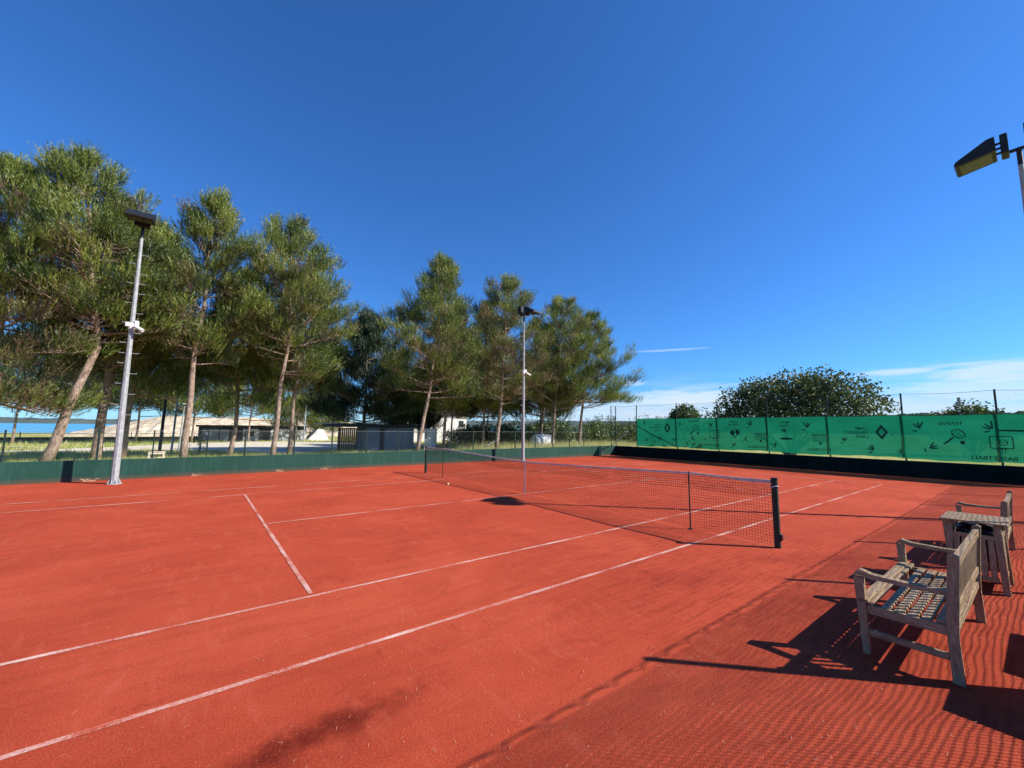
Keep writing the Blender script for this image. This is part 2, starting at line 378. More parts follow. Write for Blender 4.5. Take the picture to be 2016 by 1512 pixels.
hills('far_hills', 2600, 25, 118, [(25, 1.0), (36, 1.1), (50, 1.05), (57, 1.0), (64, .85), (75, .5), (90, .42), (104, .45), (118, .5)], M['hillfar'], .25, .05)
hills('wooded_hills', 520, -35, 42, [(-35, 2.1), (1, 1.98), (8, 1.90), (12, 1.78), (20, 1.3), (36, .85), (42, .5)], M['hill'], .1, .10)

# gravel yard and lane beyond the wall
def strip_sheet(name, rows, m, dz):
    V, F = [], []; k = 9
    for x, y0, y1 in rows:
        for j in range(k):
            y = y0 + (y1 - y0) * j / (k - 1); V.append((x, y, gz(x, y) + dz + .03))
    for i in range(len(rows) - 1):
        for j in range(k - 1): F.append((i * k + j, (i + 1) * k + j, (i + 1) * k + j + 1, i * k + j + 1))
    tag(MB().raw(V, F).build(name, m, smooth=True), kind='structure')
strip_sheet('gravel_yard', [(-60, 29.5, 31.0), (-30, 29.8, 31.6), (-17.8, 30.4, 32.8), (-15.5, 30.9, 34), (-13, 30.2, 36.5), (-10.5, 29.5, 40.7), (-8.5, 29, 45), (-5.5, 26.5, 45.5), (-4.5, 22.0, 46), (-3.2, 19.3, 48), (-1.5, 20.3, 48), (.7, 24, 47), (2, 25.5, 44), (3.4, 26, 42), (7, 26, 43), (12, 27, 41)], M['gravel'], .03)
strip_sheet('footpath', [(-70, 38, 38.6), (-30, 38.4, 39.2), (-21, 38.8, 39.8), (-17.8, 40, 41.6), (-16.6, 43, 45)], M['gravel'], .03)
# spoil bank behind the yard
V, F = [], []; rr = random.Random(11); nxm, nym = 70, 14
for i in range(nxm):
    x = -27 + 62 * i / (nxm - 1)
    top = np.interp(x, [-27, -22, -17, -12, -6, 0, 8, 18, 30, 35], [.0, 1.3, 2.5, 3.6, 3.3, 3.6, 3.0, 3.4, 2.0, 0])
    for j in range(nym):
        t = j / (nym - 1); prof = math.sin(math.pi * min(1, t * 1.15) * .5) if t < .87 else 1 - (t - .87) / .13
        y = 80 + 18 * t + rr.uniform(-.4, .4)
        V.append((x + rr.uniform(-.3, .3), y, -.5 + top * max(prof, 0) * 1.15 + rr.uniform(-.14, .14)))
for i in range(nxm - 1):
    for j in range(nym - 1): F.append((i * nym + j, (i + 1) * nym + j, (i + 1) * nym + j + 1, i * nym + j + 1))
tag(MB().raw(V, F).build('earth_bank', M['mound']), kind='structure')

# ------------------------------------------------------------------ low walls round the court
def wall(name, x0, x1, y0, y1, h, label, m='wall'):
    mb = MB(); along_x = (x1 - x0) > (y1 - y0)
    mb.cbox(x0, x1, y0, y1, -.02, h, .012)
    o = mb.build('low_wall', M[m]); tag(o, label, 'wall'); return o
wall('a', -17.2, 16.55, 9.9, 10.1, .67, 'long low green painted wall along the tree side of the court')
wall('b', 16.555, 16.755, -10.1, 10.1, .66, 'low green wall in deep shade under the printed green screen', 'wall_shaded')
wall('c', -17.2, 16.55, -10.1, -9.9, .64, 'low green wall behind the wooden benches')

# ------------------------------------------------------------------ fences
def diag_mesh(L, z0, z1, pitch, r=.0016, wob=0):
    """straight strands both ways in the x,z plane, clipped to 0..L, z0..z1"""
    mb = MB(); H = z1 - z0
    for sgn in (1, -1):
        k = -H if sgn > 0 else 0
        end = L if sgn > 0 else L + H
        while k < end:
            a = max(0, k); b = min(L, k + H) if sgn > 0 else min(L, k)
            if sgn > 0: p, q = (a, a - k), (b, b - k)
            else: a = max(0, k - H); p, q = (a, k - a), (b, k - b)
            if q[0] - p[0] > .01: mb.tube([(p[0], 0, z0 + p[1]), (q[0], 0, z0 + q[1])], r, 3, False)
            k += pitch
    return mb
# tree side: waist-high fence set on the wall
fl = thing('chain_link_fence', 'low chain link fence with thin green posts in front of the pine trees', 'fence', (-17, 10.22, 0))
diag_mesh(31.5, .36, 1.62, .085, .0013).build('wire_mesh', M['wire'], fl)
MB().tube([(x, 0, 1.635 + .006 * math.sin(x * 2.1)) for x in np.arange(0, 31.6, .5)], .004, 5).build('top_wire', M['galv'], fl)
for x in (-12.2, -10.15, -8.75, -7.2, -6.0, -4.25, -2.75, -1.25, .3, 1.8, 3.2, 4.65, 6.2, 7.6, 9.2, 10.7, 12.2, 13.6):
    th = .02 if rnd.random() < .7 else .027
    MB().box(x + 17 - th, x + 17 + th, -th, th, .30, 1.66 + rnd.uniform(-.02, .02)).build('post', M['dgreen'], fl)
MB().tube([(22.3, .06, .72), (23.5, .02, 1.25)], .018, 6).build('brace', M['galv'], fl)
MB().tube([(33.35, -.22, .72), (33.3, -1.6, 1.70)], .028, 6).build('brace', M['plaster'], fl)

# end fence
fe = thing('chain_link_fence', 'tall chain link end fence on the shaded wall carrying the green screen', 'fence', (16.66, 9.9, 0), R(-90))
diag_mesh(20, .66, 3.48, .10, .0013).build('wire_mesh', M['gwire'], fe)
posts_e = [0.0, 1.8, 4.8, 7.4, 10.05, 12.7, 15.35, 18.0, 19.95]
for i, d in enumerate(posts_e):
    MB().tube([(d, 0, .55), (d, 0, 3.55)], .032, 8).build('post', M['dgreen'], fe)
mb = MB()
for a, b in zip(posts_e[:-1], posts_e[1:]):
    mb.tube([(a + (b - a) * t, 0, 3.52 - .05 * math.sin(math.pi * t)) for t in np.linspace(0, 1, 9)], .007, 5)
mb.build('top_wire', M['gwire'], fe)
MB().tube([(1.8, -.05, 2.12), (4.75, -.05, .80)], .02, 6).build('brace', M['dgreen'], fe)
MB().tube([(18.0, -.05, 1.98), (19.9, -.05, 1.97)], .024, 6).build('brace', M['dgreen'], fe)
# corner return: two posts of the tree-side corner
fc = thing('chain_link_fence', 'short tall fence return at the far court corner beside the green screen', 'fence', (16.62, 9.95, 0), 0)
MB().tube([(-.42, 0, .6), (-.42, 0, 3.55)], .028, 8).build('post', M['dgreen'], fc)
MB().tube([(-.42, 0, 3.53), (0, -.02, 3.53)], .007, 5).build('top_wire', M['gwire'], fc)
diag_mesh(.42, .66, 3.5, .10, .0013).build('wire_mesh', M['gwire'], fc).location = (-.42, 0, 0)

# bench side: square wire mesh that throws the shadow grid on the clay
YF = -9.9; HF = 2.88
fr = thing('wire_mesh_fence', 'square wire mesh fence behind the wooden benches', 'fence', (0, YF, 0))
X0, X1 = -13.8, 16.3
posts_r = [-1.73 + 3.01 * k for k in range(-4, 7)]
for x in posts_r:
    MB().tube([(x, 0, .5), (x, 0, HF)], .034, 10).build('post', M['dgreen'], fr)
mb = MB()
def bulge(x, z):
    t = (x - posts_r[0]) / 3.01; u = t - math.floor(t)
    return .05 * math.sin(math.pi * u) * math.sin(math.pi * min(1, max(0, (z - .62) / 2.2))) + .012 * math.sin(x * 3.1 + z * 4) + .006 * math.sin(x * 9.7)
zz = np.arange(.66, HF - .09, .042)
for k, z in enumerate(zz):
    pts = [(x, bulge(x, z), z + .012 * math.sin(x * 2.2 + z) + .005 * math.sin(x * 11 + k)) for x in np.arange(X0, X1, .14)]
    mb.tube(pts, .0035, 3, False)
for x in np.arange(X0, X1, .041):
    mb.tube([(x + .004 * math.sin(z * 5), bulge(x, z), z) for z in np.linspace(.64, HF - .09, 6)], .0029, 3, False)
mb.build('wire_mesh', M['gwire'], fr)
mb = MB(); pts = []
for x in np.arange(X0, X1, .0275):
    pts.append((x, .012 * math.cos(x * 2 * math.pi / .33), HF - .085 + .07 * abs(math.sin(x * math.pi / .33 + .3 * math.sin(x)))))
mb.tube(pts, .006, 4, False)
mb.tube([(x, 0, HF - .012 - .012 * math.sin((x - X0) * 1.04) ** 2) for x in np.arange(X0, X1, .3)], .0055, 4, False)
mb.build('top_wire', M['gwire'], fr)

# ------------------------------------------------------------------ printed screen on the end fence
bn = thing('shade_screen', 'long green printed sports screen tied to the far end fence', 'screen', (16.60, 0, 0))
nY, nZ = 150, 10
V = []
for i in range(nY + 1):
    y = 8.05 - i * (8.05 + 9.95) / nY
    for j in range(nZ + 1):
        t = j / nZ
        zt = 2.58 + .012 * math.sin(y * 2.1) + .008 * math.sin(y * 7); zb = .76 + .03 * math.sin(y * 1.3 + 1) + .012 * math.sin(y * 6)
        V.append((.018 * math.sin(y * 2.4 + t * 2) * math.sin(math.pi * t), y, zb + (zt - zb) * t))
F = [(i * (nZ + 1) + j, i * (nZ + 1) + j + 1, (i + 1) * (nZ + 1) + j + 1, (i + 1) * (nZ + 1) + j) for i in range(nY) for j in range(nZ)]
MB().raw(V, F).build('fabric', M['banner'], bn, smooth=True)
MB().tube([(-.012, 8.05 - k * .2, 2.58 + .012 * math.sin((8.05 - k * .2) * 2.1)) for k in range(90)], .014, 5).build('hem', M['ink'], bn)
PX = -.034
def text_part(body, yc, zc, h, wid, name='lettering'):
    cu = bpy.data.curves.new('t', 'FONT'); cu.body = body; cu.align_x = 'CENTER'; cu.align_y = 'CENTER'; cu.offset = .012; cu.space_line = .85
    o = bpy.data.objects.new('t', cu); C.objects.link(o)
    dg = bpy.context.evaluated_depsgraph_get(); me = bpy.data.meshes.new_from_object(o.evaluated_get(dg)); bpy.data.objects.remove(o)
    co_ = np.array([v.co[:] for v in me.vertices]); mn, mx = co_.min(0), co_.max(0); ce = (mn + mx) / 2
    sx, sy = wid / (mx[0] - mn[0]), h / (mx[1] - mn[1])
    for v in me.vertices: v.co = (PX, yc + (v.co.x - ce[0]) * sx, zc + (v.co.y - ce[1]) * sy)
    me.name = name; me.materials.clear(); me.materials.append(M['ink'])
    ob = bpy.data.objects.new(name, me); C.objects.link(ob); ob.parent = bn
def ell(cx, cz, a, b, ang, n=12): return [(cx + a * math.cos(t) * math.cos(ang) - b * math.sin(t) * math.sin(ang), cz + a * math.cos(t) * math.sin(ang) + b * math.sin(t) * math.cos(ang)) for t in np.linspace(0, 2 * math.pi, n, endpoint=False)]
def emblem(polys, name='emblem', m='ink'):
    mb = MB()
    for k, p in enumerate(polys): mb.raw([(PX - .001 * k * .3, y, z) for y, z in p], [tuple(range(len(p)))])
    mb.build(name, M['ink2' if 'leaf' in name else m], bn)
def seg(y0, z0, y1, z1, w):
    d = Vector((y1 - y0, z1 - z0)); d.normalize(); n = Vector((-d.y, d.x)) * w / 2
    return [(y0 + n.x, z0 + n.y), (y1 + n.x, z1 + n.y), (y1 - n.x, z1 - n.y), (y0 - n.x, z0 - n.y)]
def ring(cy, cz, a, b, ang, w, n=16):
    o = ell(cy, cz, a, b, ang, n); i = ell(cy, cz, a - w, b - w, ang, n)
    return [[o[k], o[(k + 1) % n], i[(k + 1) % n], i[k]] for k in range(n)]
def leaf(cy, cz, s=1, a0=60):
    emblem([ell(cy + .11 * s * math.cos(R(a)), cz + .13 * s * math.sin(R(a)), .12 * s * rnd.uniform(.7, 1.1), .022 * s, R(a), 8) for a in (a0, a0 + rnd.uniform(22, 40), a0 + rnd.uniform(50, 70))] + [ell(cy + .1 * s, cz - .05 * s, .07 * s, .02 * s, R(a0 - 40), 8)], 'leaf_emblem')
def diamond(cy, cz, w, h):
    p = []
    out = [(cy, cz + h), (cy + w, cz), (cy, cz - h), (cy - w, cz)]; inn = [(cy, cz + h * .5), (cy + w * .5, cz), (cy, cz - h * .5), (cy - w * .5, cz)]
    for k in range(4): p.append([out[k], out[(k + 1) % 4], inn[(k + 1) % 4], inn[k]])
    p.append([(cy - w * .16, cz + .05), (cy + w * .16, cz + .02), (cy, cz - h * .2)])
    emblem(p, 'diamond_emblem')
def racket(cy, cz, s):
    p = ring(cy, cz, .21 * s, .16 * s, R(45), .028 * s)
    for k in (-.08, 0, .08): p.append(seg(cy + (k - .1) * s, cz + (-k - .1) * s, cy + (k + .1) * s, cz + (-k + .1) * s, .012 * s)); p.append(seg(cy + (k - .1) * s, cz + (k + .1) * s, cy + (k + .1) * s, cz + (k - .1) * s, .012 * s))
    p.append(seg(cy + .14 * s, cz - .14 * s, cy + .40 * s, cz - .40 * s, .06 * s)); p.append(ell(cy - .09 * s, cz - .33 * s, .07 * s, .07 * s, 0, 10))
    emblem(p, 'racket_emblem')
def board(cy, cz, s):
    w, h = .27 * s, .21 * s
    p = [seg(cy - w, cz + h, cy + w, cz + h, .03), seg(cy - w, cz - h, cy + w, cz - h, .03), seg(cy - w, cz - h, cy - w, cz + h, .03), seg(cy + w, cz - h, cy + w, cz + h, .03), seg(cy - .14, cz - h - .02, cy + .14, cz - h - .02, .04)]
    for a in (-.1, 0, .1): p.append(seg(cy + a, cz - h - .03, cy + a * .5, cz - h - .2, .02))
    p += ring(cy - .05, cz - .0, .11 * s, .11 * s, 0, .025) + [seg(cy - .15, cz, cy + .05, cz, .018)]
    emblem(p, 'backboard_emblem')
def goal(cy, cz, s):
    p = []
    for k in range(8): p.append(seg(cy - .27 * s + .077 * k * s, cz - .16 * s, cy - .27 * s + .077 * k * s, cz + .17 * s, .014))
    for k in range(5): p.append(seg(cy - .27 * s, cz - .14 * s + .07 * k * s, cy + .27 * s, cz - .14 * s + .07 * k * s, .014))
    p += [seg(cy - .29 * s, cz + .18 * s, cy + .29 * s, cz + .18 * s, .035), ell(cy, cz - .2 * s, .06, .06, 0, 8)]
    emblem(p, 'goal_emblem')
text_part('CAMP', 6.42, 2.17, .10, .42); text_part('VRANSKO', 6.61, 1.99, .11, .86); text_part('LAKE', 6.42, 1.81, .10, .42)
diamond(5.72, 1.98, .24, .34); leaf(7.4, 2.22, 1, 50); leaf(7.35, 1.14, 1, 130); leaf(6.2, 1.2, 1.1, 20); leaf(5.28, 1.12, 1, 60)
text_part('TENNIS', 3.93, 2.40, .11, .62); racket(3.78, 2.0, 1.05); leaf(4.86, 2.12, 1.1, 80); leaf(2.85, 2.05, 1.2, 50); leaf(4.1, 1.25, 1.2, 100); board(2.68, 1.64, 1); text_part('BASKETBALL', 2.93, 1.0, .12, 1.15)
text_part('TABLE', 1.57, 2.37, .11, .5); text_part('TENNIS', 1.6, 2.19, .11, .58)
emblem([ell(1.66, 1.74, .13, .15, R(20)), ell(1.38, 1.78, .12, .15, R(-20)), seg(1.62, 1.62, 1.55, 1.42, .05), seg(1.42, 1.66, 1.50, 1.46, .05), ell(1.52, 1.95, .035, .035, 0, 8)], 'paddle_emblem')
leaf(.68, 2.1, 1.4, 45); leaf(1.02, 1.32, .9, 110); goal(.2, 1.52, 1); text_part('HANDBALL', .43, 1.0, .12, .95); leaf(1.62, .95, 1, 70)
text_part('MINI', -.97, 2.31, .10, .40); text_part('GOLF', -.95, 2.14, .11, .44)
emblem([seg(-1.0, 1.5, -1.0, 1.98, .025), [(-1.0, 1.98), (-.76, 1.9), (-1.0, 1.8)], ell(-1.0, 1.47, .30, .06, 0, 14)], 'golf_flag_emblem')
leaf(-1.95, 2.0, 1.5, 60); leaf(-.52, 1.05, 1, 30); goal(-2.46, 1.50, 1.1); text_part('FOOTBALL', -2.36, .98, .12, .98)
text_part('CAMP', -4.05, 2.02, .13, .48); text_part('VRANSKO', -3.84, 1.83, .14, .90); text_part('LAKE', -4.05, 1.65, .13, .46)
diamond(-4.74, 1.86, .22, .34); leaf(-4.45, 1.02, 1.4, 20); leaf(-3.4, 1.4, 1, 60); leaf(-5.35, .95, .9, 30); leaf(-5.1, 1.72, .4, 60)
text_part('TENNIS', -6.86, 2.24, .13, .68); racket(-7.05, 1.83, 1.05); leaf(-5.95, 2.0, 1.4, 50); leaf(-6.2, 1.2, 1.3, 120); leaf(-7.95, 2.0, 1.4, 20)
board(-8.13, 1.52, 1.05); text_part('BASKETBALL', -7.88, .92, .15, 1.2)

# ------------------------------------------------------------------ net
nt_ = thing('tennis_net', 'dark sagging tennis net across the clay court with a pale centre strap', 'tennis net')
def ztop(y):
    a = abs(y)
    sag = .914 + (1.055 - .914) * (a / 6.4) ** 1.15
    if a < 4.95: sag = .914 + (1.06 - .914) * (a / 4.95) ** 1.3
    else: sag = 1.06 - .012 * math.sin(math.pi * (a - 4.95) / 1.45)
    return sag
for s in (-1, 1):
    p = MB(); p.tube([(0, s * 6.42, -.05), (0, s * 6.42, 1.09)], .048, 14)
    po = p.build('post', M['dgreen'], nt_, smooth=False)
    MB().tube([(0, s * 6.42, 1.09), (0, s * 6.42, 1.105)], .053, 14).build('cap', M['black'], po)
    MB().tube([(-.056 - .0 * a, s * 6.42 + .058 * math.cos(a), .98 + .058 * math.sin(a) * .3) if False else (.056 * math.cos(a), s * 6.42 + .056 * math.sin(a), .965 + .012 * math.sin(2 * a)) for a in np.linspace(0, 6.28, 16)], .008, 5).build('rope', M['strap'], po)
    w_ = MB(); w_.cbox(-.03, .03, s * 6.42 + .045 * s - (.03 if s < 0 else 0), s * 6.42 + .045 * s + (.03 if s > 0 else 0), .12, .22, .006); w_.tube([(0, s * 6.51, .17), (.05, s * 6.52, .17)], .006, 6)
    w_.build('winch', M['black'], po)
    st = MB(); st.tube([(0, s * 4.95, 0), (0, s * 4.95, 1.075)], .014, 8); st.box(-.04, .04, s * 4.95 - .04, s * 4.95 + .04, .003, .012)
    st.build('singles_stick', M['dgreen'], nt_)
ys_ = np.arange(-6.36, 6.361, .0455)
mb = MB()
def zbot(y): return .02 + .03 * abs(math.sin(y * 1.9)) + .01 * math.sin(y * 5.3)
def xoff(y, t): return .012 * math.sin(y * 2.3 + 1) * math.sin(math.pi * t) + .006 * math.sin(y * 7)
for y in ys_:
    y = float(y); mb.tube([(xoff(y, t), y + .004 * math.sin(t * 7 + y), zbot(y) + (ztop(y) - zbot(y)) * t) for t in (0, .25, .5, .75, 1)], .0022, 4, False)
for k in range(21):
    t0 = k / 21
    mb.tube([(xoff(y, t0), y, zbot(y) + (ztop(y) - zbot(y)) * t0 + .003 * math.sin(y * 17 + k)) for y in map(float, np.arange(-6.36, 6.37, .12))], .0021, 4, False)
mb.build('mesh', M['netcord'], nt_)
mb = MB()                                   # second layer of netting in the upper third
for y in ys_ + .021:
    y = float(y)
    if y < 6.37: mb.tube([(.028 + .01 * math.sin(y * 3), y, ztop(y) - .27 - .02 * math.sin(y * 1.1)), (.016, y + .012, ztop(y))], .0017, 4, False)
for k in range(6):
    mb.tube([(.026 - k * .0015, y, ztop(y) - .27 - .02 * math.sin(y * 1.1) + .045 * k) for y in map(float, np.arange(-6.36, 6.37, .12))], .0018 if k else .0028, 4, False)
mb.build('double_mesh', M['netcord'], nt_)
mb = MB(); vs = []; yy = np.arange(-6.37, 6.38, .1)
for y in yy:
    y = float(y); hgt_ = .052 if y < -5.8 else .034
    for dx, dz in ((-.012, -hgt_), (-.010, .004), (.010, .004), (.012, -hgt_)): vs.append((dx + xoff(y, 1), y, ztop(y) + .004 + dz))
mb.raw(vs, [(i * 4 + j, i * 4 + j + 1, (i + 1) * 4 + j + 1, (i + 1) * 4 + j) for i in range(len(yy) - 1) for j in range(3)])
mb.build('headband', M['band'], nt_)
MB().tube([(0, -6.42, 1.045), (0, -6.36, ztop(-6.36))], .004, 5).build('headcord', M['netcord'], nt_)
MB().box(-.016, -.013, -.025, .025, .01, .925).build('centre_strap', M['strap'], nt_)
ba = MB(); import bmesh as _b
bmx = _b.new(); _b.ops.create_icosphere(bmx, subdivisions=3, radius=.034); me = bpy.data.meshes.new('tennis_ball'); bmx.to_mesh(me); bmx.free()
me.materials.append(M['ball']); me.polygons.foreach_set('use_smooth', [True] * len(me.polygons))
bo = bpy.data.objects.new('tennis_ball', me); C.objects.link(bo); bo.location = (-.95, 2.78, .034); tag(bo, 'faded tennis ball lying on the clay near the far end of the net', 'ball')

# ------------------------------------------------------------------ floodlights
def floodlight(loc, rz, label):
    t = thing('floodlight', label, 'floodlight', loc, rz, 'floodlight masts round the court')
    # local +y points to the court
    p = MB(); p.tube([(0, 0, 0), (0, 0, 1.2), (0, 0, 8.05)], [.098, .090, .042], 8)
    p.build('pole', M['galv'], t)
    bp = MB(); bp.prism([(.19 * math.cos(a), .19 * math.sin(a)) for a in np.linspace(0, 2 * math.pi, 9)[:-1]], 'z', .0, .02)
    for k in range(8):
        a = k * math.pi / 4 + .39; c_, s_ = math.cos(a), math.sin(a)
        bp.raw([(c_ * .11 - s_ * .006, s_ * .11 + c_ * .006, .02), (c_ * .165 - s_ * .006, s_ * .165 + c_ * .006, .02), (c_ * .118 - s_ * .006, s_ * .118 + c_ * .006, .16),
                (c_ * .11 + s_ * .006, s_ * .11 - c_ * .006, .02), (c_ * .165 + s_ * .006, s_ * .165 - c_ * .006, .02), (c_ * .118 + s_ * .006, s_ * .118 - c_ * .006, .16)],
               [(0, 1, 2), (3, 5, 4), (0, 3, 4, 1), (1, 4, 5, 2), (2, 5, 3, 0)])
    bp.build('base_plate', M['galv'], t)
    z = 2.15; k = 0
    while z < 7.5:
        r0 = .092 - .05 * z / 8; s = 1 if k % 2 else -1
        MB().tube([(s * r0 * .8, 0, z), (s * (r0 + .16), 0, z), (s * (r0 + .175), 0, z + .03)], .0085, 5).build('climbing_rung', M['galv'], t)
        if k % 7 == 6: MB().tube([(-s * r0 * .8, 0, z), (-s * (r0 + .16), 0, z), (-s * (r0 + .175), 0, z + .03)], .0085, 5).build('climbing_rung', M['galv'], t)
        z += .33; k += 1
    cl = MB(); cl.tube([(0, 0, 4.92), (0, 0, 5.12)], .085, 10); cl.cbox(-.17, -.06, -.05, .09, 5.02, 5.2, .01); cl.cbox(.04, .15, .02, .13, 4.98, 5.12, .01)
    cl.build('clamp', M['plaster'], t)
    sp = MB(); sp.tube([(-.05, .10, 5.0), (-.12, .16, 4.96)], .02, 6); sp.tube([(-.08, .14, 5.0), (-.30, .26, 4.86)], [.055, .06], 8)
    sp.build('camera_unit', M['plaster'], t)
    MB().tube([(0, 0, 8.0), (0, 0, 8.42)], .045, 8).build('stem', M['black'], t)
    ar = MB(); ar.box(-.03, .03, -.25, .20, 8.36, 8.42); ar.cbox(-.20, .20, .14, .26, 8.33, 8.80, .01); ar.cbox(-.16, .16, -.36, -.10, 8.48, 8.90, .01)
    for zz_ in (8.44, 8.56, 8.68): ar.box(-.02, .02, .26, .34, zz_ - .02, zz_ + .02)
    ar.build('control_gear', M['black'], t)
    hd = MB(); hd.prism([(.33, 8.40), (.97, 8.31), (1.0, 8.35), (.97, 8.43), (.45, 8.73), (.33, 8.74)], 'x', -.33, .33)
    h = hd.build('lamp_head', M['black'], t)
    MB().raw([(-.27, .40, 8.386), (.27, .40, 8.386), (.27, .91, 8.314), (-.27, .91, 8.314)], [(0, 1, 2, 3)]).build('lens', M['lens'], h)
    return t
f1 = floodlight((-9.48, 8.6, 0), R(180), 'tall galvanised floodlight mast with climbing rungs by the green wall, nearest on the left')
dup(f1, (6.98, 8.7, 0), R(190), 'floodlight mast seen beyond the tennis net against the pines')
f3 = dup(f1, (7.0, -9.32, 0), R(0), 'floodlight high at the right edge, only its black head and upper pole in view')
for ch in list(f3.children):
    if ch.name.startswith(('camera_unit', 'clamp')): bpy.data.objects.remove(ch)

# ------------------------------------------------------------------ wooden bench
L = 1.74
bench = thing('wooden_bench', 'nearer weathered wooden bench with armrests on the shadow-netted clay', 'bench', (-2.90, -8.64, 0), 0, 'wooden benches beside the court')
def seatz(y): return .405 + .035 * ((y - .28) / .28) ** 2 if y < .42 else .405 + .035 * ((y - .28) / .28) ** 2 + .01
sb = MB()
for k, (y0, y1) in enumerate([(.03, .090), (.110, .172), (.192, .254), (.274, .336), (.356, .412), (.45, .482), (.487, .56)]):
    z = seatz((y0 + y1) / 2); sb.cbox(.03 if k < 5 else .0, L - .03 if k < 5 else L, y0, y1, z - .024, z, .004)
for x in (.02, L / 2 - .02, L - .07): sb.cbox(x, x + .045, .03, .54, .335, .385, .004)
sb.cbox(.06, L - .06, .515, .545, .32, .40, .004)
sb.cbox(.06, L - .06, .0, .03, .32, .395, .004)
sb.build('seat', M['teak'], bench)
bk = MB(); BY = lambda z: -.005 - .035 * max(0, z - .4) / .5           # back leans away from the court
def lean(x0, x1, z0, z1, t0=-.014, t1=.014, cr=0):
    bk.raw([(x0, BY(z0) + t0, z0), (x1, BY(z0) + t0, z0), (x1, BY(z0) + t1, z0), (x0, BY(z0) + t1, z0), (x0, BY(z1) + t0, z1), (x1, BY(z1) + t0, z1), (x1, BY(z1) + t1, z1), (x0, BY(z1) + t1, z1)],
           [(0, 3, 2, 1), (4, 5, 6, 7), (0, 1, 5, 4), (1, 2, 6, 5), (2, 3, 7, 6), (3, 0, 4, 7)])
nseg = 10
for i in range(nseg):
    a, b = .06 + (L - .12) * i / nseg, .06 + (L - .12) * (i + 1) / nseg; lean(a, b, .835, .905 , -.02, .02)
lean(.06, L - .06, .47, .535, -.018, .018)
ns = 19
for i in range(ns):
    x = .085 + (L - .17 - .03) * i / (ns - 1); lean(x, x + .032, .535, .835, -.004, .004)
bk.build('backrest', M['teak_up'], bench)
for x in (0, L - .06):
    lg = MB(); prof = [(.025, 0), (-.04, 0), (-.03, .30), (-.035, .42), (BY(.7) - .03, .7), (BY(.93) - .03, .93), (BY(.945) + .0, .945), (BY(.92) + .032, .92), (BY(.7) + .035, .7), (.032, .42), (.03, .3)]
    lg.prism(prof, 'x', x, x + .050); lg.build('leg', M['teak_up'], bench)
    lf = MB(); lf.prism([(.50, 0), (.545, 0), (.565, .40), (.575, .62), (.51, .62), (.505, .40)], 'x', x, x + .055); lf.build('leg', M['teak_up'], bench)
    am = MB(); am.prism([(-.03, .635), (.20, .625), (.45, .622), (.545, .645), (.58, .618), (.565, .655), (.53, .685), (.45, .662), (.20, .655), (-.03, .668)], 'x', x - .006, x + .062); am.build('armrest', M['teak_side'], bench)
    sr = MB(); sr.cbox(x + .012, x + .046, .03, .51, .15, .20, .004); sr.build('stretcher', M['teak_side'], bench)
    sr = MB(); sr.cbox(x + .012, x + .046, .03, .51, .33, .40, .004); sr.build('side_rail', M['teak_side'], bench)
MB().cbox(.058, L - .06, -.02, .01, .33, .39, .004).build('rear_rail', M['teak'], bench)
b2 = dup(bench, (1.32, -8.72, 0), R(.4), 'farther weathered wooden bench beyond the slatted litter bin')

# wooden litter bin with slatted sides and a roof
lb = thing('litter_bin', 'weathered slatted wooden litter bin with a flat roof between the two benches', 'litter bin', (.02, -8.78, 0))
for x, sx in ((0.03, 1), (.62, -1)):
    for y, sy in ((.02, 1), (.44, -1)):
        l = MB(); l.raw([(x - .03, y - .03 - sy * .01, 0), (x + .03, y - .03 - sy * .01, 0), (x + .03, y + .03 - sy * .01, 0), (x - .03, y + .03 - sy * .01, 0), (x - .03 + sx * .01, y - .03 + sy * .015, .77), (x + .03 + sx * .01, y - .03 + sy * .015, .77), (x + .03 + sx * .01, y + .03 + sy * .015, .77), (x - .03 + sx * .01, y + .03 + sy * .015, .77)],
                       [(0, 3, 2, 1), (4, 5, 6, 7), (0, 1, 5, 4), (1, 2, 6, 5), (2, 3, 7, 6), (3, 0, 4, 7)]); l.build('leg', M['teak_up'], lb)
rf = MB()
for k in range(7): rf.cbox(-.03 + .103 * k, .062 + .103 * k, -.05, .50, .785, .805, .003)
rf.cbox(0, .66, .0, .03, .765, .784, .003); rf.cbox(0, .66, .41, .44, .765, .784, .003)
rf.build('roof', M['teak_side'], lb)
pn = MB()
for y in (.02, .44):
    for k in range(7): pn.cbox(.075 + .072 * k, .133 + .072 * k, y - .009, y + .009, .17, .60, .003)
    pn.cbox(.062, .588, y - .014, y + .014, .60, .65, .003); pn.cbox(.062, .588, y - .014, y + .014, .12, .17, .003)
for x in (.03, .62):
    for k in range(5): pn.cbox(x - .009, x + .009, .065 + .07 * k, .12 + .07 * k, .17, .60, .003)
    pn.cbox(x - .014, x + .014, .055, .405, .60, .65, .003); pn.cbox(x - .014, x + .014, .055, .405, .12, .17, .003)
pn.build('slatted_panel', M['teak_up'], lb)
bg = MB(); n = 20
vs = []
for j, (z, sc) in enumerate([(.30, .7), (.50, .92), (.66, 1.0), (.70, 1.03), (.675, .9), (.55, .82)]):
    for k in range(n):
        a = 2 * math.pi * k / n; q_ = 1 / max(abs(math.cos(a)), abs(math.sin(a))) ** .6
        vs.append((.325 + .235 * sc * math.cos(a) * q_ * (1 + .04 * math.sin(5 * a)), .23 + .165 * sc * math.sin(a) * q_, z + .012 * math.sin(7 * a + j)))
bg.raw(vs, [(j * n + k, j * n + (k + 1) % n, (j + 1) * n + (k + 1) % n, (j + 1) * n + k) for j in range(5) for k in range(n)])
bg.build('bin_liner', M['bag'], lb, smooth=True)

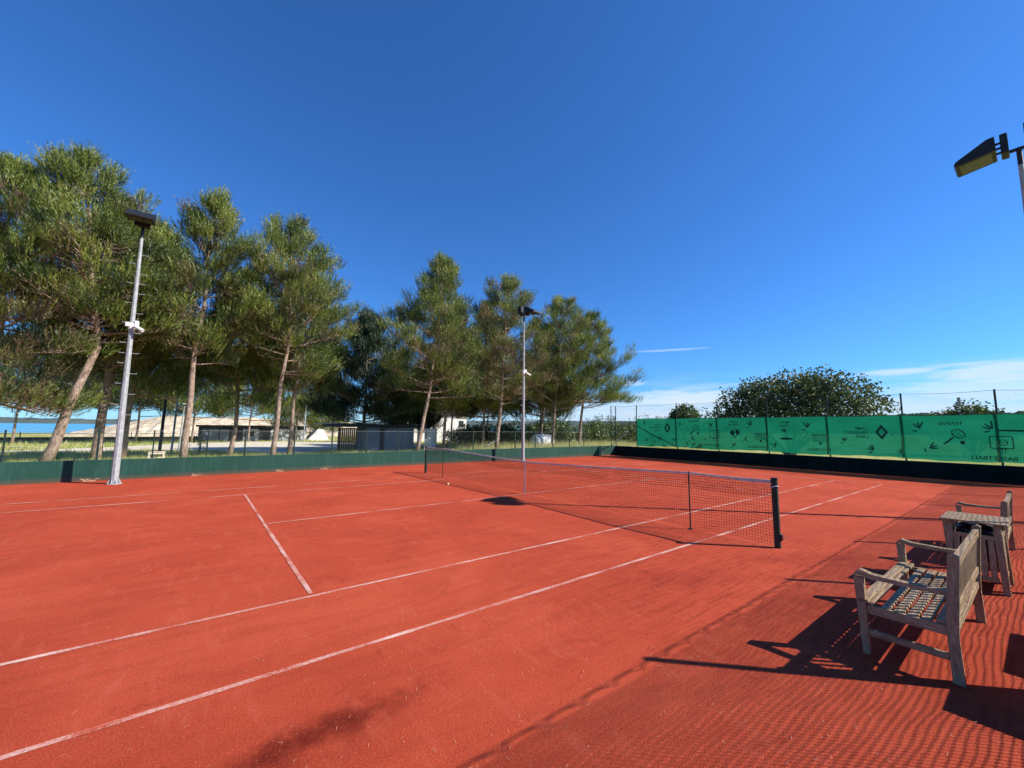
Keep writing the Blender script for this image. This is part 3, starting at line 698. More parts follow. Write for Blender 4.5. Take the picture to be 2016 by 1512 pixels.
# boxes out of view, added to cast the two solid shadows in the corner
jb = thing('low_shadow_caster', 'low dark box out of view by the bench-side wall, added to cast a shadow', 'shadow caster', (-1.72, -9.50, 0))  # unseen, stands in for whatever throws the wide dark shadow
mb = MB(); mb.cbox(0, 1.0, -.36, 0, .03, .62, .01); mb.build('body', M['dgrey'], jb)
mb = MB(); mb.cbox(-.02, 1.02, -.375, .015, .62, .67, .01); mb.build('lid', M['dgrey'], jb)
pb = thing('tall_shadow_caster', 'tall dark box out of view by the bench-side wall, added to cast a shadow', 'tall_shadow_caster', (-2.54, -9.49, 0))  # also unseen, shaped to throw the smaller corner shadow
mb = MB(); mb.cbox(0, .50, -.38, 0, .0, .90, .01); mb.build('body', M['dgrey'], pb)
mb = MB(); mb.cbox(.03, .47, 0.001, .016, .08, .86, .005); mb.build('door', M['dgrey'], pb)  # flat front plate of the added box

# ------------------------------------------------------------------ trees
SUNV = None
def tubes_np(mb, pts, rs, n=5): mb.tube(pts, rs, n, False)
def pine(loc, path, H, crown0, rad, label, seed, name='pine_tree', limbs=46, clumps=9, shoots=27, rtrunk=.3, prof=None, tk=.44, brown=.05, mname='needles', group='pine trees along the tree side of the court', droop=0., extra=(), tri_w=.022, tri_l=.14, side=0., az_bias=None, clump_r=.44):
    rg = np.random.default_rng(seed); rr = random.Random(seed); rtrunk *= tk
    t = thing(name, label, 'tree', loc, 0, group)
    P = np.array(path, float)                       # relative trunk points (x,y,z)
    zs = P[:, 2]
    def axis(z): return np.array([np.interp(z, zs, P[:, 0]), np.interp(z, zs, P[:, 1]), z])
    tm = MB(); zz_ = np.linspace(0, H * .97, 16)
    pts = [axis(z) + np.array([.05 * math.sin(z * 1.3 + seed), .05 * math.cos(z * 1.1 + seed), 0]) * min(1, z / 3) for z in zz_]
    rs = [rtrunk * (1.25 - .25 * min(1, z / .8)) * (1 - .92 * (z / H) ** 1.1) + .012 for z in zz_]
    tm.tube(pts, rs, 10)
    pr = prof or [(0, .72), (.2, 1), (.45, .92), (.7, .62), (.88, .34), (1, .08)]
    cl_c, cl_r, cl_d, cl_b = [], [], [], []
    ph = rr.uniform(0, 6.28); ph2 = rr.uniform(0, 6.28)
    specs = []
    for i in range(limbs):
        t_ = (i + rr.uniform(.2, .8)) / limbs; t_ = t_ ** .92
        az = i * 2.39996 + rr.uniform(-.4, .4)
        rad_ = rad * np.interp(t_, [p[0] for p in pr], [p[1] for p in pr]) * rr.uniform(.72, 1.16) * (1 + .14 * math.sin(2 * az + ph) + .10 * math.sin(3 * az + ph2 + t_ * 5)) * (1 + side * math.cos(az))
        specs.append((t_, az, rad_, None))
    for (zf, azd, r_, up) in extra: specs.append((zf, R(azd), r_, up))
    for t_, az, rad_, up in specs:
        ztip = crown0 + (H - crown0) * t_
        rise = (rad_ * (.25 + .55 * t_) - droop * (1 - t_)) if up is None else up
        zb = max(crown0 * .8, ztip - rise)
        a0 = axis(zb); out = np.array([math.cos(az), math.sin(az), 0]); perp = np.array([-out[1], out[0], 0])
        bend = rr.uniform(-.15, .15)
        def lp(s): return a0 + out * rad_ * s + perp * rad_ * bend * s * s + np.array([0, 0, (ztip - zb) * s ** 1.4])
        rb = max(.016, rtrunk * .36 * (1 - zb / H) + .02)
        tubes_np(tm, [lp(s) for s in (0, .25, .5, .75, 1)], [rb, rb * .75, rb * .55, rb * .35, .008], 5)
        for k in range(9):                                    # bare grey inner twigs
            s_ = rr.uniform(.08, .8); b = lp(s_); sg = rr.choice((-1, 1)); l_ = rr.uniform(.3, .9)
            m_ = b + perp * sg * l_ * .5 + out * l_ * .25 + np.array([0, 0, rr.uniform(-.1, .2)]); e_ = m_ + perp * sg * l_ * .35 + out * l_ * .4 + np.array([0, 0, rr.uniform(-.15, .3)])
            tubes_np(tm, [b, m_, e_], [.011, .008, .003], 3)
        nc = max(3, int(clumps * (.55 + .6 * rad_ / rad)))
        for k in range(nc):
            s = .34 + .66 * ((k + rr.random()) / nc) ** .8
            if k == nc - 1: s = 1.0
            b = lp(s); lat = rr.choice((-1, 1)) * rad_ * rr.uniform(.08, .32) * (1.15 - s * .6)
            tip = b + perp * lat + out * rad_ * rr.uniform(.0, .14) + np.array([0, 0, rr.uniform(.05, .5)])
            tubes_np(tm, [b, (b + tip) / 2 + np.array([0, 0, .04]), tip], [.016, .011, .005], 3)
            cl_c.append(tip); cl_r.append(clump_r * rr.uniform(.7, 1.3) * (1 - .35 * t_)); cl_d.append(out * (.55 - .3 * t_) + np.array([0, 0, .95 + .35 * t_])); cl_b.append((t_, s))
    # leaders
    for k in range(7):
        z = H * (1 - .045 * k); p = axis(min(z, H)); p = p + np.array([rr.uniform(-.06, .06) * k, rr.uniform(-.06, .06) * k, 0])
        cl_c.append(p); cl_r.append(.10 + .05 * k); cl_d.append(np.array([0, 0, 1.])); cl_b.append((1., .8))
    c = np.array(cl_c); r_ = np.array(cl_r); d = np.array(cl_d); cb = np.array(cl_b); K = len(c)
    S = shoots
    # shoots
    u = rg.normal(size=(K, S, 3)); u /= np.linalg.norm(u, axis=2, keepdims=True); rad3 = rg.random((K, S, 1)) ** .45
    pos = c[:, None, :] + u * rad3 * r_[:, None, None] * np.array([1.15, 1.15, .75])
    dr = d[:, None, :] * 1.15 + u * .45 + rg.normal(size=(K, S, 3)) * .2
    dr /= np.linalg.norm(dr, axis=2, keepdims=True)
    base_tone = rg.normal(.48, .19, size=(K, 1)) + (cb[:, 0:1] - .4) * .10
    tone = np.clip(base_tone + rg.normal(0, .09, size=(K, S)), .02, .84)
    isb = (rg.random((K, 1)) < brown * (1.6 - cb[:, 0:1] * 1.5) * (1.7 - cb[:, 1:2])) 
    tone = np.where(isb, rg.uniform(.88, 1.0, size=(K, S)), tone)
    pos = pos.reshape(-1, 3); dr = dr.reshape(-1, 3); tone = tone.reshape(-1); n_ = len(pos)
    T = 11
    slen = rg.uniform(.28, .62, size=(n_, 1)) * (tri_l / .15)
    along = np.tile(np.linspace(0, 1, T), (n_, 1)) * slen
    rp = rg.normal(size=(n_, T, 3)); dd = dr[:, None, :]
    rp -= (rp * dd).sum(2, keepdims=True) * dd; rp /= np.linalg.norm(rp, axis=2, keepdims=True) + 1e-9
    nb = pos[:, None, :] + dd * along[..., None]
    nd = dd * .86 + rp * .50; ln_ = rg.uniform(.75, 1.2, size=(n_, T, 1)) * tri_l
    tip = nb + nd * ln_
    wv = np.cross(nd, rg.normal(size=(n_, T, 3))); wv /= np.linalg.norm(wv, axis=2, keepdims=True) + 1e-9; wv *= tri_w * .5
    Vv = np.stack([nb - wv, nb + wv, tip], axis=2).reshape(-1, 3)
    Tn = np.arange(len(Vv)).reshape(-1, 3); tt = np.repeat(tone, T) + rg.normal(0, .03, n_ * T)
    tm.build('trunk', M['bark'], t, smooth=True)
    npmesh('crown', Vv, Tn, M[mname], t, tt)
    return t

TG = 'pine trees along the tree side of the court'
pine((-13.9, 14, .2), [(0, 0, 0), (.3, 0, 4), (0, 0, 13)], 11.2, 3.0, 3.1, 'pine cut by the left edge with brownish low boughs', 101, brown=.30, rtrunk=.3, droop=1.2, limbs=44, extra=[(-.12, -30, 2.4, -.5), (-.10, 20, 2.4, -.4), (-.1, -80, 2.2, -.2), (-.14, -10, 2.0, -.5), (-.13, 60, 2.2, -.3)])
pine((-12.0, 13.5, .2), [(0, 0, 0), (.18, 0, .6), (.65, 0, 2.9), (1.0, 0, 4.6), (.9, 0, 6), (-.1, 0, 13)], 12.0, 5.3, 2.6, 'tallest pine with a leaning pale trunk left of the near floodlight', 102, rtrunk=.36, limbs=46, brown=.1, extra=[(.02, -20, 2.2, .2), (.3, 10, 2.6, .8)])
pine((-11.1, 17, .1), [(0, 0, 0), (.1, 0, 3), (-.2, 0, 13)], 11.9, 4.3, 2.7, 'dark double-trunked pine just left of the near floodlight mast', 103, rtrunk=.40, brown=.1)
pine((-10.3, 18, .1), [(0, 0, 0), (0, 0, 3), (.5, 0, 12)], 11.6, 3.6, 2.9, 'shaded pine directly behind the near floodlight mast', 104, rtrunk=.3, brown=.1, extra=[(-.05, -60, 1.8, 0), (-.08, 0, 1.8, -.2)])
pine((-7.95, 14, .2), [(0, 0, 0), (.02, 0, 3.5), (.15, 0, 6.2), (.35, 0, 12.7)], 12.0, 4.6, 2.15, 'pine with a straight pale trunk and pointed crown right of the near floodlight', 105, rtrunk=.29, limbs=40, prof=[(0, .85), (.25, 1), (.5, .9), (.72, .62), (.9, .36), (1, .14)], brown=.12)
pine((-6.0, 19, .05), [(0, 0, 0), (.15, 0, 1.5), (.15, 0, 4), (.1, 0, 12)], 10.3, 3.4, 2.7, 'thin dark-trunked pine in front of the long dark shed', 106, rtrunk=.25, droop=.6, extra=[(-.12, -50, 1.9, -.5), (-.14, -120, 1.8, -.5)], brown=.08)
pine((-4.55, 14, .2), [(0, 0, 0), (.22, 0, 4.2), (.42, 0, 7), (0, 0, 12.7)], 11.8, 5.3, 2.6, 'pale-trunked pine with a rounded open crown left of the gap in the trees', 107, rtrunk=.25, limbs=40, prof=[(0, .8), (.2, 1), (.45, 1), (.7, .78), (.88, .45), (1, .18)], brown=.06, extra=[(-.10, -20, 1.9, .3), (-.18, -40, 1.7, .1)])
pine((-3.25, 17.5, .1), [(0, 0, 0), (.1, 0, 4), (.5, 0, 12)], 10.7, 3.9, 2.6, 'dark pine standing close behind the pale-trunked one by the gap', 108, rtrunk=.27, brown=.08)
pine((2.4, 22, 0), [(0, 0, 0), (-.05, 0, 6), (0, 0, 10)], 9.9, 2.0, 3.5, 'smaller dark bluish pine in the gap behind the grey shed', 109, rtrunk=.30, limbs=44, mname='needles_blue', brown=.02, shoots=34, droop=.4, tri_w=.034, tri_l=.2, clump_r=.62)
pine((3.0, 14, .2), [(0, 0, 0), (.35, 0, 1.6), (.7, 0, 3.8), (1.2, 0, 8), (1.55, 0, 13)], 12.2, 4.3, 3.2, 'broad pine with a leaning grey trunk by the far end of the net', 110, rtrunk=.27, limbs=52, prof=[(0, .9), (.2, 1), (.45, .92), (.65, .66), (.85, .36), (1, .08)], brown=.08, extra=[(-.08, -15, 3.0, .2), (.5, 178, 2.9, .7), (-.05, 170, 2.4, .1)])
pine((7.5, 19, 0), [(0, 0, 0), (.1, 0, 3.5), (.9, 0, 12)], 11.2, 3.0, 3.1, 'dark-trunked pine behind the broad leaning one', 111, rtrunk=.25, brown=.06)
pine((9.25, 14.5, .2), [(0, 0, 0), (.15, 0, 1.6), (.4, 0, 4), (.85, 0, 13)], 12.4, 4.0, 3.15, 'pine with rusty lower boughs left of the far floodlight', 112, rtrunk=.30, limbs=48, prof=[(0, 1), (.3, 1), (.5, .9), (.75, .66), (.9, .42), (1, .12)], brown=.45, extra=[(-.05, -120, 2.2, -.2)])
pine((10.75, 18.5, 0), [(0, 0, 0), (.1, 0, 4), (.2, 0, 12)], 11.9, 3.0, 2.8, 'dark pine trunk seen just left of the far floodlight', 113, rtrunk=.24, brown=.1)
pine((15.9, 17.5, .1), [(0, 0, 0), (.6, 0, 4), (1.0, 0, 11)], 10.6, 3.2, 3.0, 'slim pine partly hidden by the far floodlight pole', 114, rtrunk=.24, brown=.25)
pine((15.0, 15, .2), [(0, 0, 0), (.3, 0, 2), (.6, 0, 5), (1.7, 0, 13)], 12.3, 3.8, 3.2, 'round-topped pine right of the far floodlight', 115, rtrunk=.25, limbs=46, prof=[(0, .9), (.25, 1), (.5, .95), (.75, .75), (.9, .5), (1, .2)], brown=.12)
pine((18.2, 15, .2), [(0, 0, 0), (.25, 0, 2), (.65, 0, 4.7), (1.8, 0, 11.5)], 11.6, 4.0, 3.8, 'rightmost pine whose long low bough reaches toward the tall fence', 116, rtrunk=.27, limbs=52, prof=[(0, .8), (.2, 1), (.4, 1), (.6, .82), (.82, .5), (1, .12)], brown=.04, extra=[(.02, -12, 5.4, .15), (.06, 8, 5.0, .3), (.0, -40, 3.6, .1), (.25, 0, 4.4, .6), (0, 180, 3, 0)])
# farther pines whose low crowns close the view between the trunks
far_lab = ['low bright green pine beyond the gravel yard, behind the leaning tall trunk', 'dark low pine behind the near floodlight, by the lake', 'squat pine over the left end of the dark shed', 'round low pine over the middle of the dark shed', 'low pine over the right end of the dark shed', 'small pine beside the white sloping tent', 'dark bushy pine behind the grey shed', 'low pine left of the white house', 'dark pine behind the white house', 'low pine far out by the lake shore at the left edge', 'low pine filling the view between the broad leaning pine and the rusty one', 'low pine behind the far floodlight pole', 'low pine behind the slim pine trunks at right', 'dark pine far behind the double-trunked pine at left']
for k, (x, y, h, r_, c0) in enumerate([(-18.0, 48, 10.5, 4.2, 4.2), (-12.5, 47.5, 11, 4.4, 3.6), (-8.0, 47, 10.5, 4.4, 3.2), (-2.8, 47.5, 11, 4.4, 3.0), (2.2, 48, 10.5, 4.2, 3.4), (5.4, 56, 6.4, 3.6, 1.2), (8.3, 27, 5.4, 2.2, 1.4), (15.5, 34, 9.5, 3.4, 3.6), (22.5, 46, 10, 4.0, 3.2), (-20.6, 47, 9.5, 4.2, 4.2), (12.0, 26, 9.5, 3.4, 3.0), (16.5, 26.5, 9.0, 3.4, 3.2), (22.5, 25, 8.0, 3.2, 3.2), (-15.5, 50, 10.0, 4.0, 4.4)]):
    pine((x, y, gz(x, y)), [(0, 0, 0), (.2, 0, h * .5), (0, 0, h)], h, c0 * .82, r_ * 1.12, far_lab[k], 200 + k, limbs=34, clumps=6, shoots=18, rtrunk=.2, brown=.05, group='farther low pines behind the yard', tri_w=.045, tri_l=.30, mname='needles' if k in (0, 2, 3, 4, 5, 7) else 'needles_blue', droop=.8, clump_r=.6)

# leafy shrubs and broad trees from leaf clumps
def leafy(name, loc, blobs, n, leaf, label, cat, group=None, mname='scrub', seed=1, stems=True, nclump=.16, up=.3):
    rg = np.random.default_rng(seed); rr = random.Random(seed)
    t = thing(name, label, cat, loc, 0, group)
    C_, tone0 = [], []
    vol = np.array([b[3] * b[3] * b[4] for b in blobs]); vol = vol / vol.sum()
    ncl = int(n / 9)
    for b, v in zip(blobs, vol):
        m = int(ncl * v) + 1
        u = rg.normal(size=(m, 3)); u /= np.linalg.norm(u, axis=1, keepdims=True); rad3 = rg.random((m, 1)) ** .30
        lump = 1 + .16 * np.sin(u[:, :1] * 7 + seed) * np.cos(u[:, 1:2] * 6 + u[:, 2:3] * 5)
        C_.append(np.array(b[:3]) + u * rad3 * lump * np.array([b[3], b[3], b[4]]))
    c = np.concatenate(C_); c = c[c[:, 2] > .02]; K = len(c)
    tone = np.clip(rg.normal(.45, .2, size=(K, 1)) + rg.normal(0, .12, size=(K, 9)), 0, 1).reshape(-1)
    p = (c[:, None, :] + rg.normal(size=(K, 9, 3)) * nclump).reshape(-1, 3); n_ = len(p)
    a = rg.normal(size=(n_, 3)); a[:, 2] += up; a /= np.linalg.norm(a, axis=1, keepdims=True)
    w = np.cross(a, rg.normal(size=(n_, 3))); w /= np.linalg.norm(w, axis=1, keepdims=True)
    s = leaf * rg.uniform(.6, 1.3, size=(n_, 1))
    b0, b1, b2, b3 = p - a * s * .5, p + w * s * .32, p + a * s * .5, p - w * s * .32
    b1 = b1 + np.cross(a, w) * s * .08; b3 = b3 + np.cross(a, w) * s * .08
    Vv = np.stack([b0, b1, b2, b3], axis=1).reshape(-1, 3); i = np.arange(n_) * 4
    Tn = np.concatenate([np.stack([i, i + 1, i + 2], 1), np.stack([i, i + 2, i + 3], 1)]); tt = np.concatenate([tone, tone])
    tm = MB()
    for b in blobs:
        for k in range(3):
            o = (rr.uniform(-.12, .12), rr.uniform(-.12, .12), 0); e = (b[0] + rr.uniform(-.5, .5) * b[3], b[1] + rr.uniform(-.5, .5) * b[3], b[2] + rr.uniform(-.1, .4) * b[4])
            tm.tube([o, ((o[0] + e[0]) * .4, (o[1] + e[1]) * .4, e[2] * .45), e], [.03 + .02 * b[4], .02 + .01 * b[4], .008], 5)
    tm.build('trunk' if 'tree' in name else 'stem', M['bark'], t)
    npmesh('crown' if 'tree' in name else 'foliage', Vv, Tn, M[mname], t, tt)
    return t
leafy('fig_tree', (22.5, .8, .2), [(0, 0, 3.6, 2.6, 1.8), (0, 2.4, 3.3, 2.0, 1.5), (0, -2.4, 3.6, 2.1, 1.6), (.3, 3.9, 2.6, 1.5, 1.1), (0, -3.6, 3.0, 1.5, 1.3), (0, 1.2, 4.1, 1.6, 1.2), (0, -1.5, 4.3, 1.6, 1.2)], 17000, .19, 'broad dark fig-like tree rising behind the printed green screen', 'tree', None, 'fig', 31, nclump=.15)
leafy('round_tree', (40, 17.8, 0), [(0, 0, 3.3, 1.7, 1.6), (0, 1, 2.8, 1.3, 1.2)], 5000, .26, 'small round tree far behind the left part of the green screen', 'tree', None, 'scrub', 32)
leafy('bush', (42, -5.6, 0), [(0, 0, 2.7, 1.6, 1.6), (0, 1.4, 2.4, 1.4, 1.2), (0, -1.2, 2.4, 1.3, 1.2)], 9000, .22, 'wide low bush showing above the right part of the green screen', 'bush', None, 'scrub', 33)
ms = thing('antenna_mast', 'thin distant mast standing beside the low bush at right', 'mast', (41, -5.1, 0))
MB().tube([(0, 0, 0), (0, 0, 4.6)], .03, 5).build('pole', M['galv'], ms)
MB().box(-.05, .05, -.10, .10, 4.1, 4.7).build('antenna', M['galv'], ms)
rr = random.Random(5)
scl = ['tall pale green scrub', 'dense dark green scrub', 'yellowish green scrub', 'loose olive green scrub', 'thick mid green scrub', 'low bright green scrub']
whr = ['behind the white tank', 'just right of the white tank', 'left of the rightmost pine trunk', 'right of the rightmost pine trunk', 'between the rightmost pine and the corner', 'behind the white brace pole', 'left of the tall screen', 'beyond the far court corner', 'behind the corner fence post', 'before the white house', 'right of the white house', 'left of the white tank', 'behind the far floodlight foot', 'farther back behind the corner']
spots = [(16.5, 21.5, 1.9), (19, 19.5, 1.6), (21.5, 22, 2.2), (25, 19.5, 1.8), (28, 20.5, 2.1), (30.5, 17.5, 1.9), (34, 17, 2.2), (24, 25, 2.5), (31, 23.5, 2.6), (14.8, 27, 1.7), (19.5, 30, 2.0), (12.8, 23, 1.5), (14.5, 19.5, 1.3), (39, 22, 2.9)]
for k, (x, y, h) in enumerate(spots):
    h *= 1.32
    w_ = h * rr.uniform(.85, 1.15)
    leafy('shrub', (x, y, gz(x, y)), [(0, 0, h * .5, w_ * .8, h * .5), (w_ * .7, rr.uniform(-.4, .4), h * .42, w_ * .6, h * .42), (-w_ * .7, rr.uniform(-.4, .4), h * .40, w_ * .6, h * .40)], 4200, .17, scl[k % 6] + ' ' + whr[k], 'shrub', 'wild shrubs beyond the fence', 'scrub', 50 + k, nclump=.12)
leafy('sapling', (-7.35, 24.2, gz(0, 24)), [(0, 0, .9, .35, .6)], 240, .10, 'scraggly sapling standing in the grass right of the straight pale trunk', 'sapling', None, 'scrub', 90)
for k, (x, y, s, lab) in enumerate([(-4.75, 9.78, 1, 'tiny white-flowering weed at the wall foot below the pale-trunked pine'), (-10.2, 9.74, 1.3, 'dry weed at the wall foot just left of the near floodlight'), (-7.45, 9.78, 1.2, 'bleached weed tuft at the wall foot right of the near floodlight'), (-3.1, 9.80, 1.2, 'small arching dry weed on the wall foot left of the net')]):
    t = thing('weed', lab, 'weed', (x, y, 0), 0, 'weeds at the foot of the green wall'); mb = MB()
    for j in range(int(22 * s)):
        a = rnd.uniform(0, 6.28); l_ = rnd.uniform(.03, .15) * s * rnd.uniform(.4, 1); bx, by = math.cos(a), math.sin(a) * .4
        mb.tube([(q0 := rnd.uniform(-.14, .14), 0, 0), (q0 + bx * l_ * .5, -abs(by) * l_ * .5, l_ * .7), (q0 + bx * l_ * 1.2, -abs(by) * l_, l_ * rnd.uniform(.4, 1.1))], [.004, .003, .006], 3, False)
    mb.build('stalks', M['straw'], t)

# grass: countless blades beyond the walls
def grass(name, xr, yr, n, h0, h1, keep, seed, w=.016):
    rg = np.random.default_rng(seed)
    x = rg.uniform(*xr, n * 3); y = yr[0] + (yr[1] - yr[0]) * rg.random(n * 3) ** 1.3
    k = keep(x, y) & ((np.sin(x * 1.3 + seed) + np.sin(y * 1.9 + x * .5) + rg.normal(0, .9, n * 3)) > -.5); x, y = x[k][:n], y[k][:n]; m = len(x)
    z = np.array([gz(a, b) for a, b in zip(x, y)]) - .02; p = np.stack([x, y, z], 1)
    p = np.repeat(p, 5, 0) + np.concatenate([rg.normal(0, .06, (m * 5, 2)), np.zeros((m * 5, 1))], 1); q_ = len(p)
    h = rg.uniform(h0, h1, (q_, 1)) * np.repeat(rg.uniform(.5, 1.2, (m, 1)), 5, 0); d = rg.normal(0, .35, (q_, 3)); d[:, 2] = 1
    a = rg.uniform(0, 3.14, q_); wv = np.stack([np.cos(a), np.sin(a), 0 * a], 1) * w * .5
    Vv = np.stack([p - wv, p + wv, p + d * h], 1).reshape(-1, 3); tone = np.repeat(np.clip(rg.normal(.5, .25, m), 0, 1), 5)
    tone = np.clip(tone + (np.repeat(x, 5) > 4) * .2, 0, 1)
    tag(npmesh(name, Vv, np.arange(q_ * 3).reshape(-1, 3), M['grass'], None, tone), 'dry yellow green grass growing outside the court walls', 'grass', kind='stuff')
def notroad(x, y):
    r0 = np.interp(x, [-60, -17.8, -15.5, -13, -10.5, -8.5, -5.5, -4.5, -3.2, -1.5, .7, 2, 12, 13], [29.5, 30.4, 30.9, 30.2, 29.5, 29, 26.5, 22, 19.3, 20.3, 24, 25.5, 27, 60])
    r1 = np.interp(x, [-60, -17.8, -15.5, -13, -10.5, -8.5, -5.5, 12, 13], [31, 32.8, 34, 36.5, 40.7, 45, 45.5, 41, 60])
    return ~((y > r0) & (y < r1)) & ~((x > 2.2) & (x < 7.2) & (y > 19) & (y < 26))
grass('grass', (-22, 34), (10.5, 27), 26000, .10, .34, notroad, 1)
grass('tall_grass', (8, 34), (10.6, 22), 9000, .35, .85, notroad, 2, .012)
grass('far_grass', (-45, 10), (27, 78), 12000, .12, .4, notroad, 3, .04)
# pine needles and grit littered over the clay
rg = np.random.default_rng(4); n = 7000
x = rg.uniform(-14, 12, n); y = rg.uniform(-9, 9, n); a = rg.normal(R(15), .7, n); l_ = rg.uniform(.010, .035, n)
dv = np.stack([np.cos(a) * l_, np.sin(a) * l_, 0 * a], 1); pv = np.stack([-np.sin(a), np.cos(a), 0 * a], 1) * .0011
p = np.stack([x, y, np.full(n, .006)], 1)
Vv = np.stack([p - pv, p + dv - pv, p + dv + pv, p + pv], 1); Vv[:, 1:3, 2] += .003; Vv = Vv.reshape(-1, 3); i = np.arange(n) * 4
tag(npmesh('fallen_needles', Vv, np.concatenate([np.stack([i, i + 1, i + 2], 1), np.stack([i, i + 2, i + 3], 1)]), M['straw']), 'dry pine needles scattered over the clay', 'pine needles', kind='stuff')

# ------------------------------------------------------------------ yard beyond the trees
t = thing('shed', 'grey panel shed with a flat dark roof just beyond the green wall', 'shed', (2.3, 21, -.05))
MB().box(0, .95, 0, 2.4, 0, 1.85).box(1.32, 3.65, .02, 2.4, 0, 1.85).box(.95, 1.32, .25, 2.4, 0, 1.84).build('wall', M['grey'], t)
MB().cbox(-1.9, 3.85, -.35, 5.2, 1.855, 2.08, .01).build('roof', M['dgrey'], t)
MB().box(-1.95, 1.5, 2.2, 5.4, 2.085, 2.15).build('roof_sheet', M['white'], t)
MB().box(1.0, 1.27, .235, .249, .05, 1.7).build('door', M['dgrey'], t)
mb = MB()
for k in range(11): mb.box(-1.27 + k * .15, -1.15 + k * .15, 2.5, 2.54, .0, 1.0 + .72 * (1 if k % 2 else .96))
mb.box(-1.3, .4, 2.56, 2.66, 1.70, 1.8); mb.box(-1.35, -1.2, 2.5, 2.65, 0, 1.82)
mb.build('plank_wall', M['brown'], t)
t = thing('canopy', 'thin white canopy roof on a slim post left of the grey shed', 'canopy', (.96, 25.2, -.05))
MB().box(-.04, .04, -.04, .04, 0, 2.6).build('post', M['galv'], t)
MB().box(-.9, 1.2, -.3, 2.5, 2.05, 2.11).build('roof', M['white'], t)
t = thing('white_panel', 'white upright panel beside the grey shed, behind a leaning trunk', 'panel', (6.2, 19.6, .02))
MB().cbox(0, .95, 0, .06, 0, 1.72, .008).build('board', M['white'], t); MB().box(.96, 1.0, -.02, .05, 0, 1.74).build('frame', M['galv'], t)
t = thing('house', 'small white flat-roofed house seen through the pine trunks', 'house', (13.8, 42, -.15))
MB().box(2.4, 9.6, 0, 6, 0, 3.35).build('wall', M['white'], t)
MB().box(0, 2.4, .3, 6, 0, 3.0).build('side_wing', M['white'], t)
MB().cbox(2.3, 9.7, -.1, 6.1, 3.352, 3.47, .01).cbox(-.1, 2.29, .2, 6.1, 3.002, 3.10, .01).build('roof', M['galv'], t)
for x0, x1, z0, z1 in ((3.9, 4.5, 2.05, 2.85), (8.3, 9.1, 2.1, 2.95), (.8, 1.3, 2.1, 2.6)):
    yy_ = -.02 if x0 > 2 else .28
    w_ = MB().box(x0, x1, yy_ + .005, yy_ + .018, z0, z1).build('window', M['glass'], t)
    MB().box(x0 - .05, x1 + .05, yy_ - .03, yy_ + .019, z0 - .06, z0 - .001).build('sill', M['galv'], w_)
t = thing('long_shed', 'long low dark shed with a patchy whitewashed front across the gravel yard', 'shed', (-7.45, 50, -.15))
MB().box(0, 11.2, 0, 4, 0, 1.75).build('wall', M['dgrey'], t)
MB().cbox(-.3, 11.5, -.4, 4.2, 1.755, 1.98, .01).build('roof', M['dgrey'], t)
MB().box(2.0, 2.9, -.02, -.003, .02, 1.5).build('door', M['grey'], t)
MB().box(.3, 1.9, -.02, -.003, .05, 1.55).build('panel', M['grey'], t)
MB().box(4.3, 5.9, -.05, -.003, 0, 1.55).build('stone_front', M['stone'], t); MB().box(7.2, 9.3, -.05, -.003, 0, 1.6).build('stone_front', M['stone'], t); MB().box(10.2, 11.3, -.05, -.003, 0, 1.5).build('stone_front', M['stone'], t)
w_ = MB().box(4.75, 5.45, -.07, -.055, .65, 1.35).build('window', M['glass'], t)
t = thing('tent', 'white sloping tent on the gravel yard behind the trees', 'tent', (3.85, 50, -.15))
MB().raw([(0, 0, 0), (2.9, 0, 0), (2.9, 3, 0), (0, 3, 0), (1.5, .6, 1.55), (2.2, .6, 1.55), (2.2, 2.4, 1.55), (1.5, 2.4, 1.55)], [(0, 1, 5, 4), (1, 2, 6, 5), (2, 3, 7, 6), (3, 0, 4, 7), (4, 5, 6, 7)]).build('canvas', M['white'], t)
MB().tube([(1.85, 1.5, 1.5), (1.85, 1.5, 1.8)], .03, 6).build('pole', M['galv'], t)
t = thing('gas_tank', 'white rounded tank lying among shrubs behind the court wall', 'tank', (15.1, 16.2, .62))
vs, n1, n2 = [], 18, 16
for i in range(n1 + 1):
    s = i / n1 * 2 - 1; e = max(0, (abs(s) - .6) / .4); x = s * 1.15; r0 = .60 * math.sqrt(max(0, 1 - e ** 2.4))
    for k in range(n2): vs.append((x * .95, r0 * math.cos(k * 2 * math.pi / n2), r0 * math.sin(k * 2 * math.pi / n2) + .15))
MB().raw(vs, [(i * n2 + k, i * n2 + (k + 1) % n2, (i + 1) * n2 + (k + 1) % n2, (i + 1) * n2 + k) for i in range(n1) for k in range(n2)]).build('shell', M['plaster'], t, smooth=True)
MB().box(-.7, -.55, -.4, .4, -.6, -.35).box(.55, .7, -.4, .4, -.6, -.35).build('support', M['conc'], t)
MB().tube([(0, 0, .70), (0, 0, .84)], .14, 12).build('valve_cover', M['plaster'], t)
t = thing('wooden_pallet_stand', 'small pale wooden crate stand just behind the green wall', 'crate', (-9.02, 12.6, .24))
mb = MB()
for x in (0, .44):
    for y in (0, .3): mb.box(x, x + .045, y, y + .045, 0, .50)
for z in (.12, .24, .43): mb.box(-.01, .495, -.02, -.001, z, z + .05); mb.box(-.01, .495, .346, .365, z, z + .05)
for k in range(5): mb.box(-.02, .505, -.02 + k * .08, .04 + k * .08, .502, .52)
mb.build('frame', M['palewood'], t)
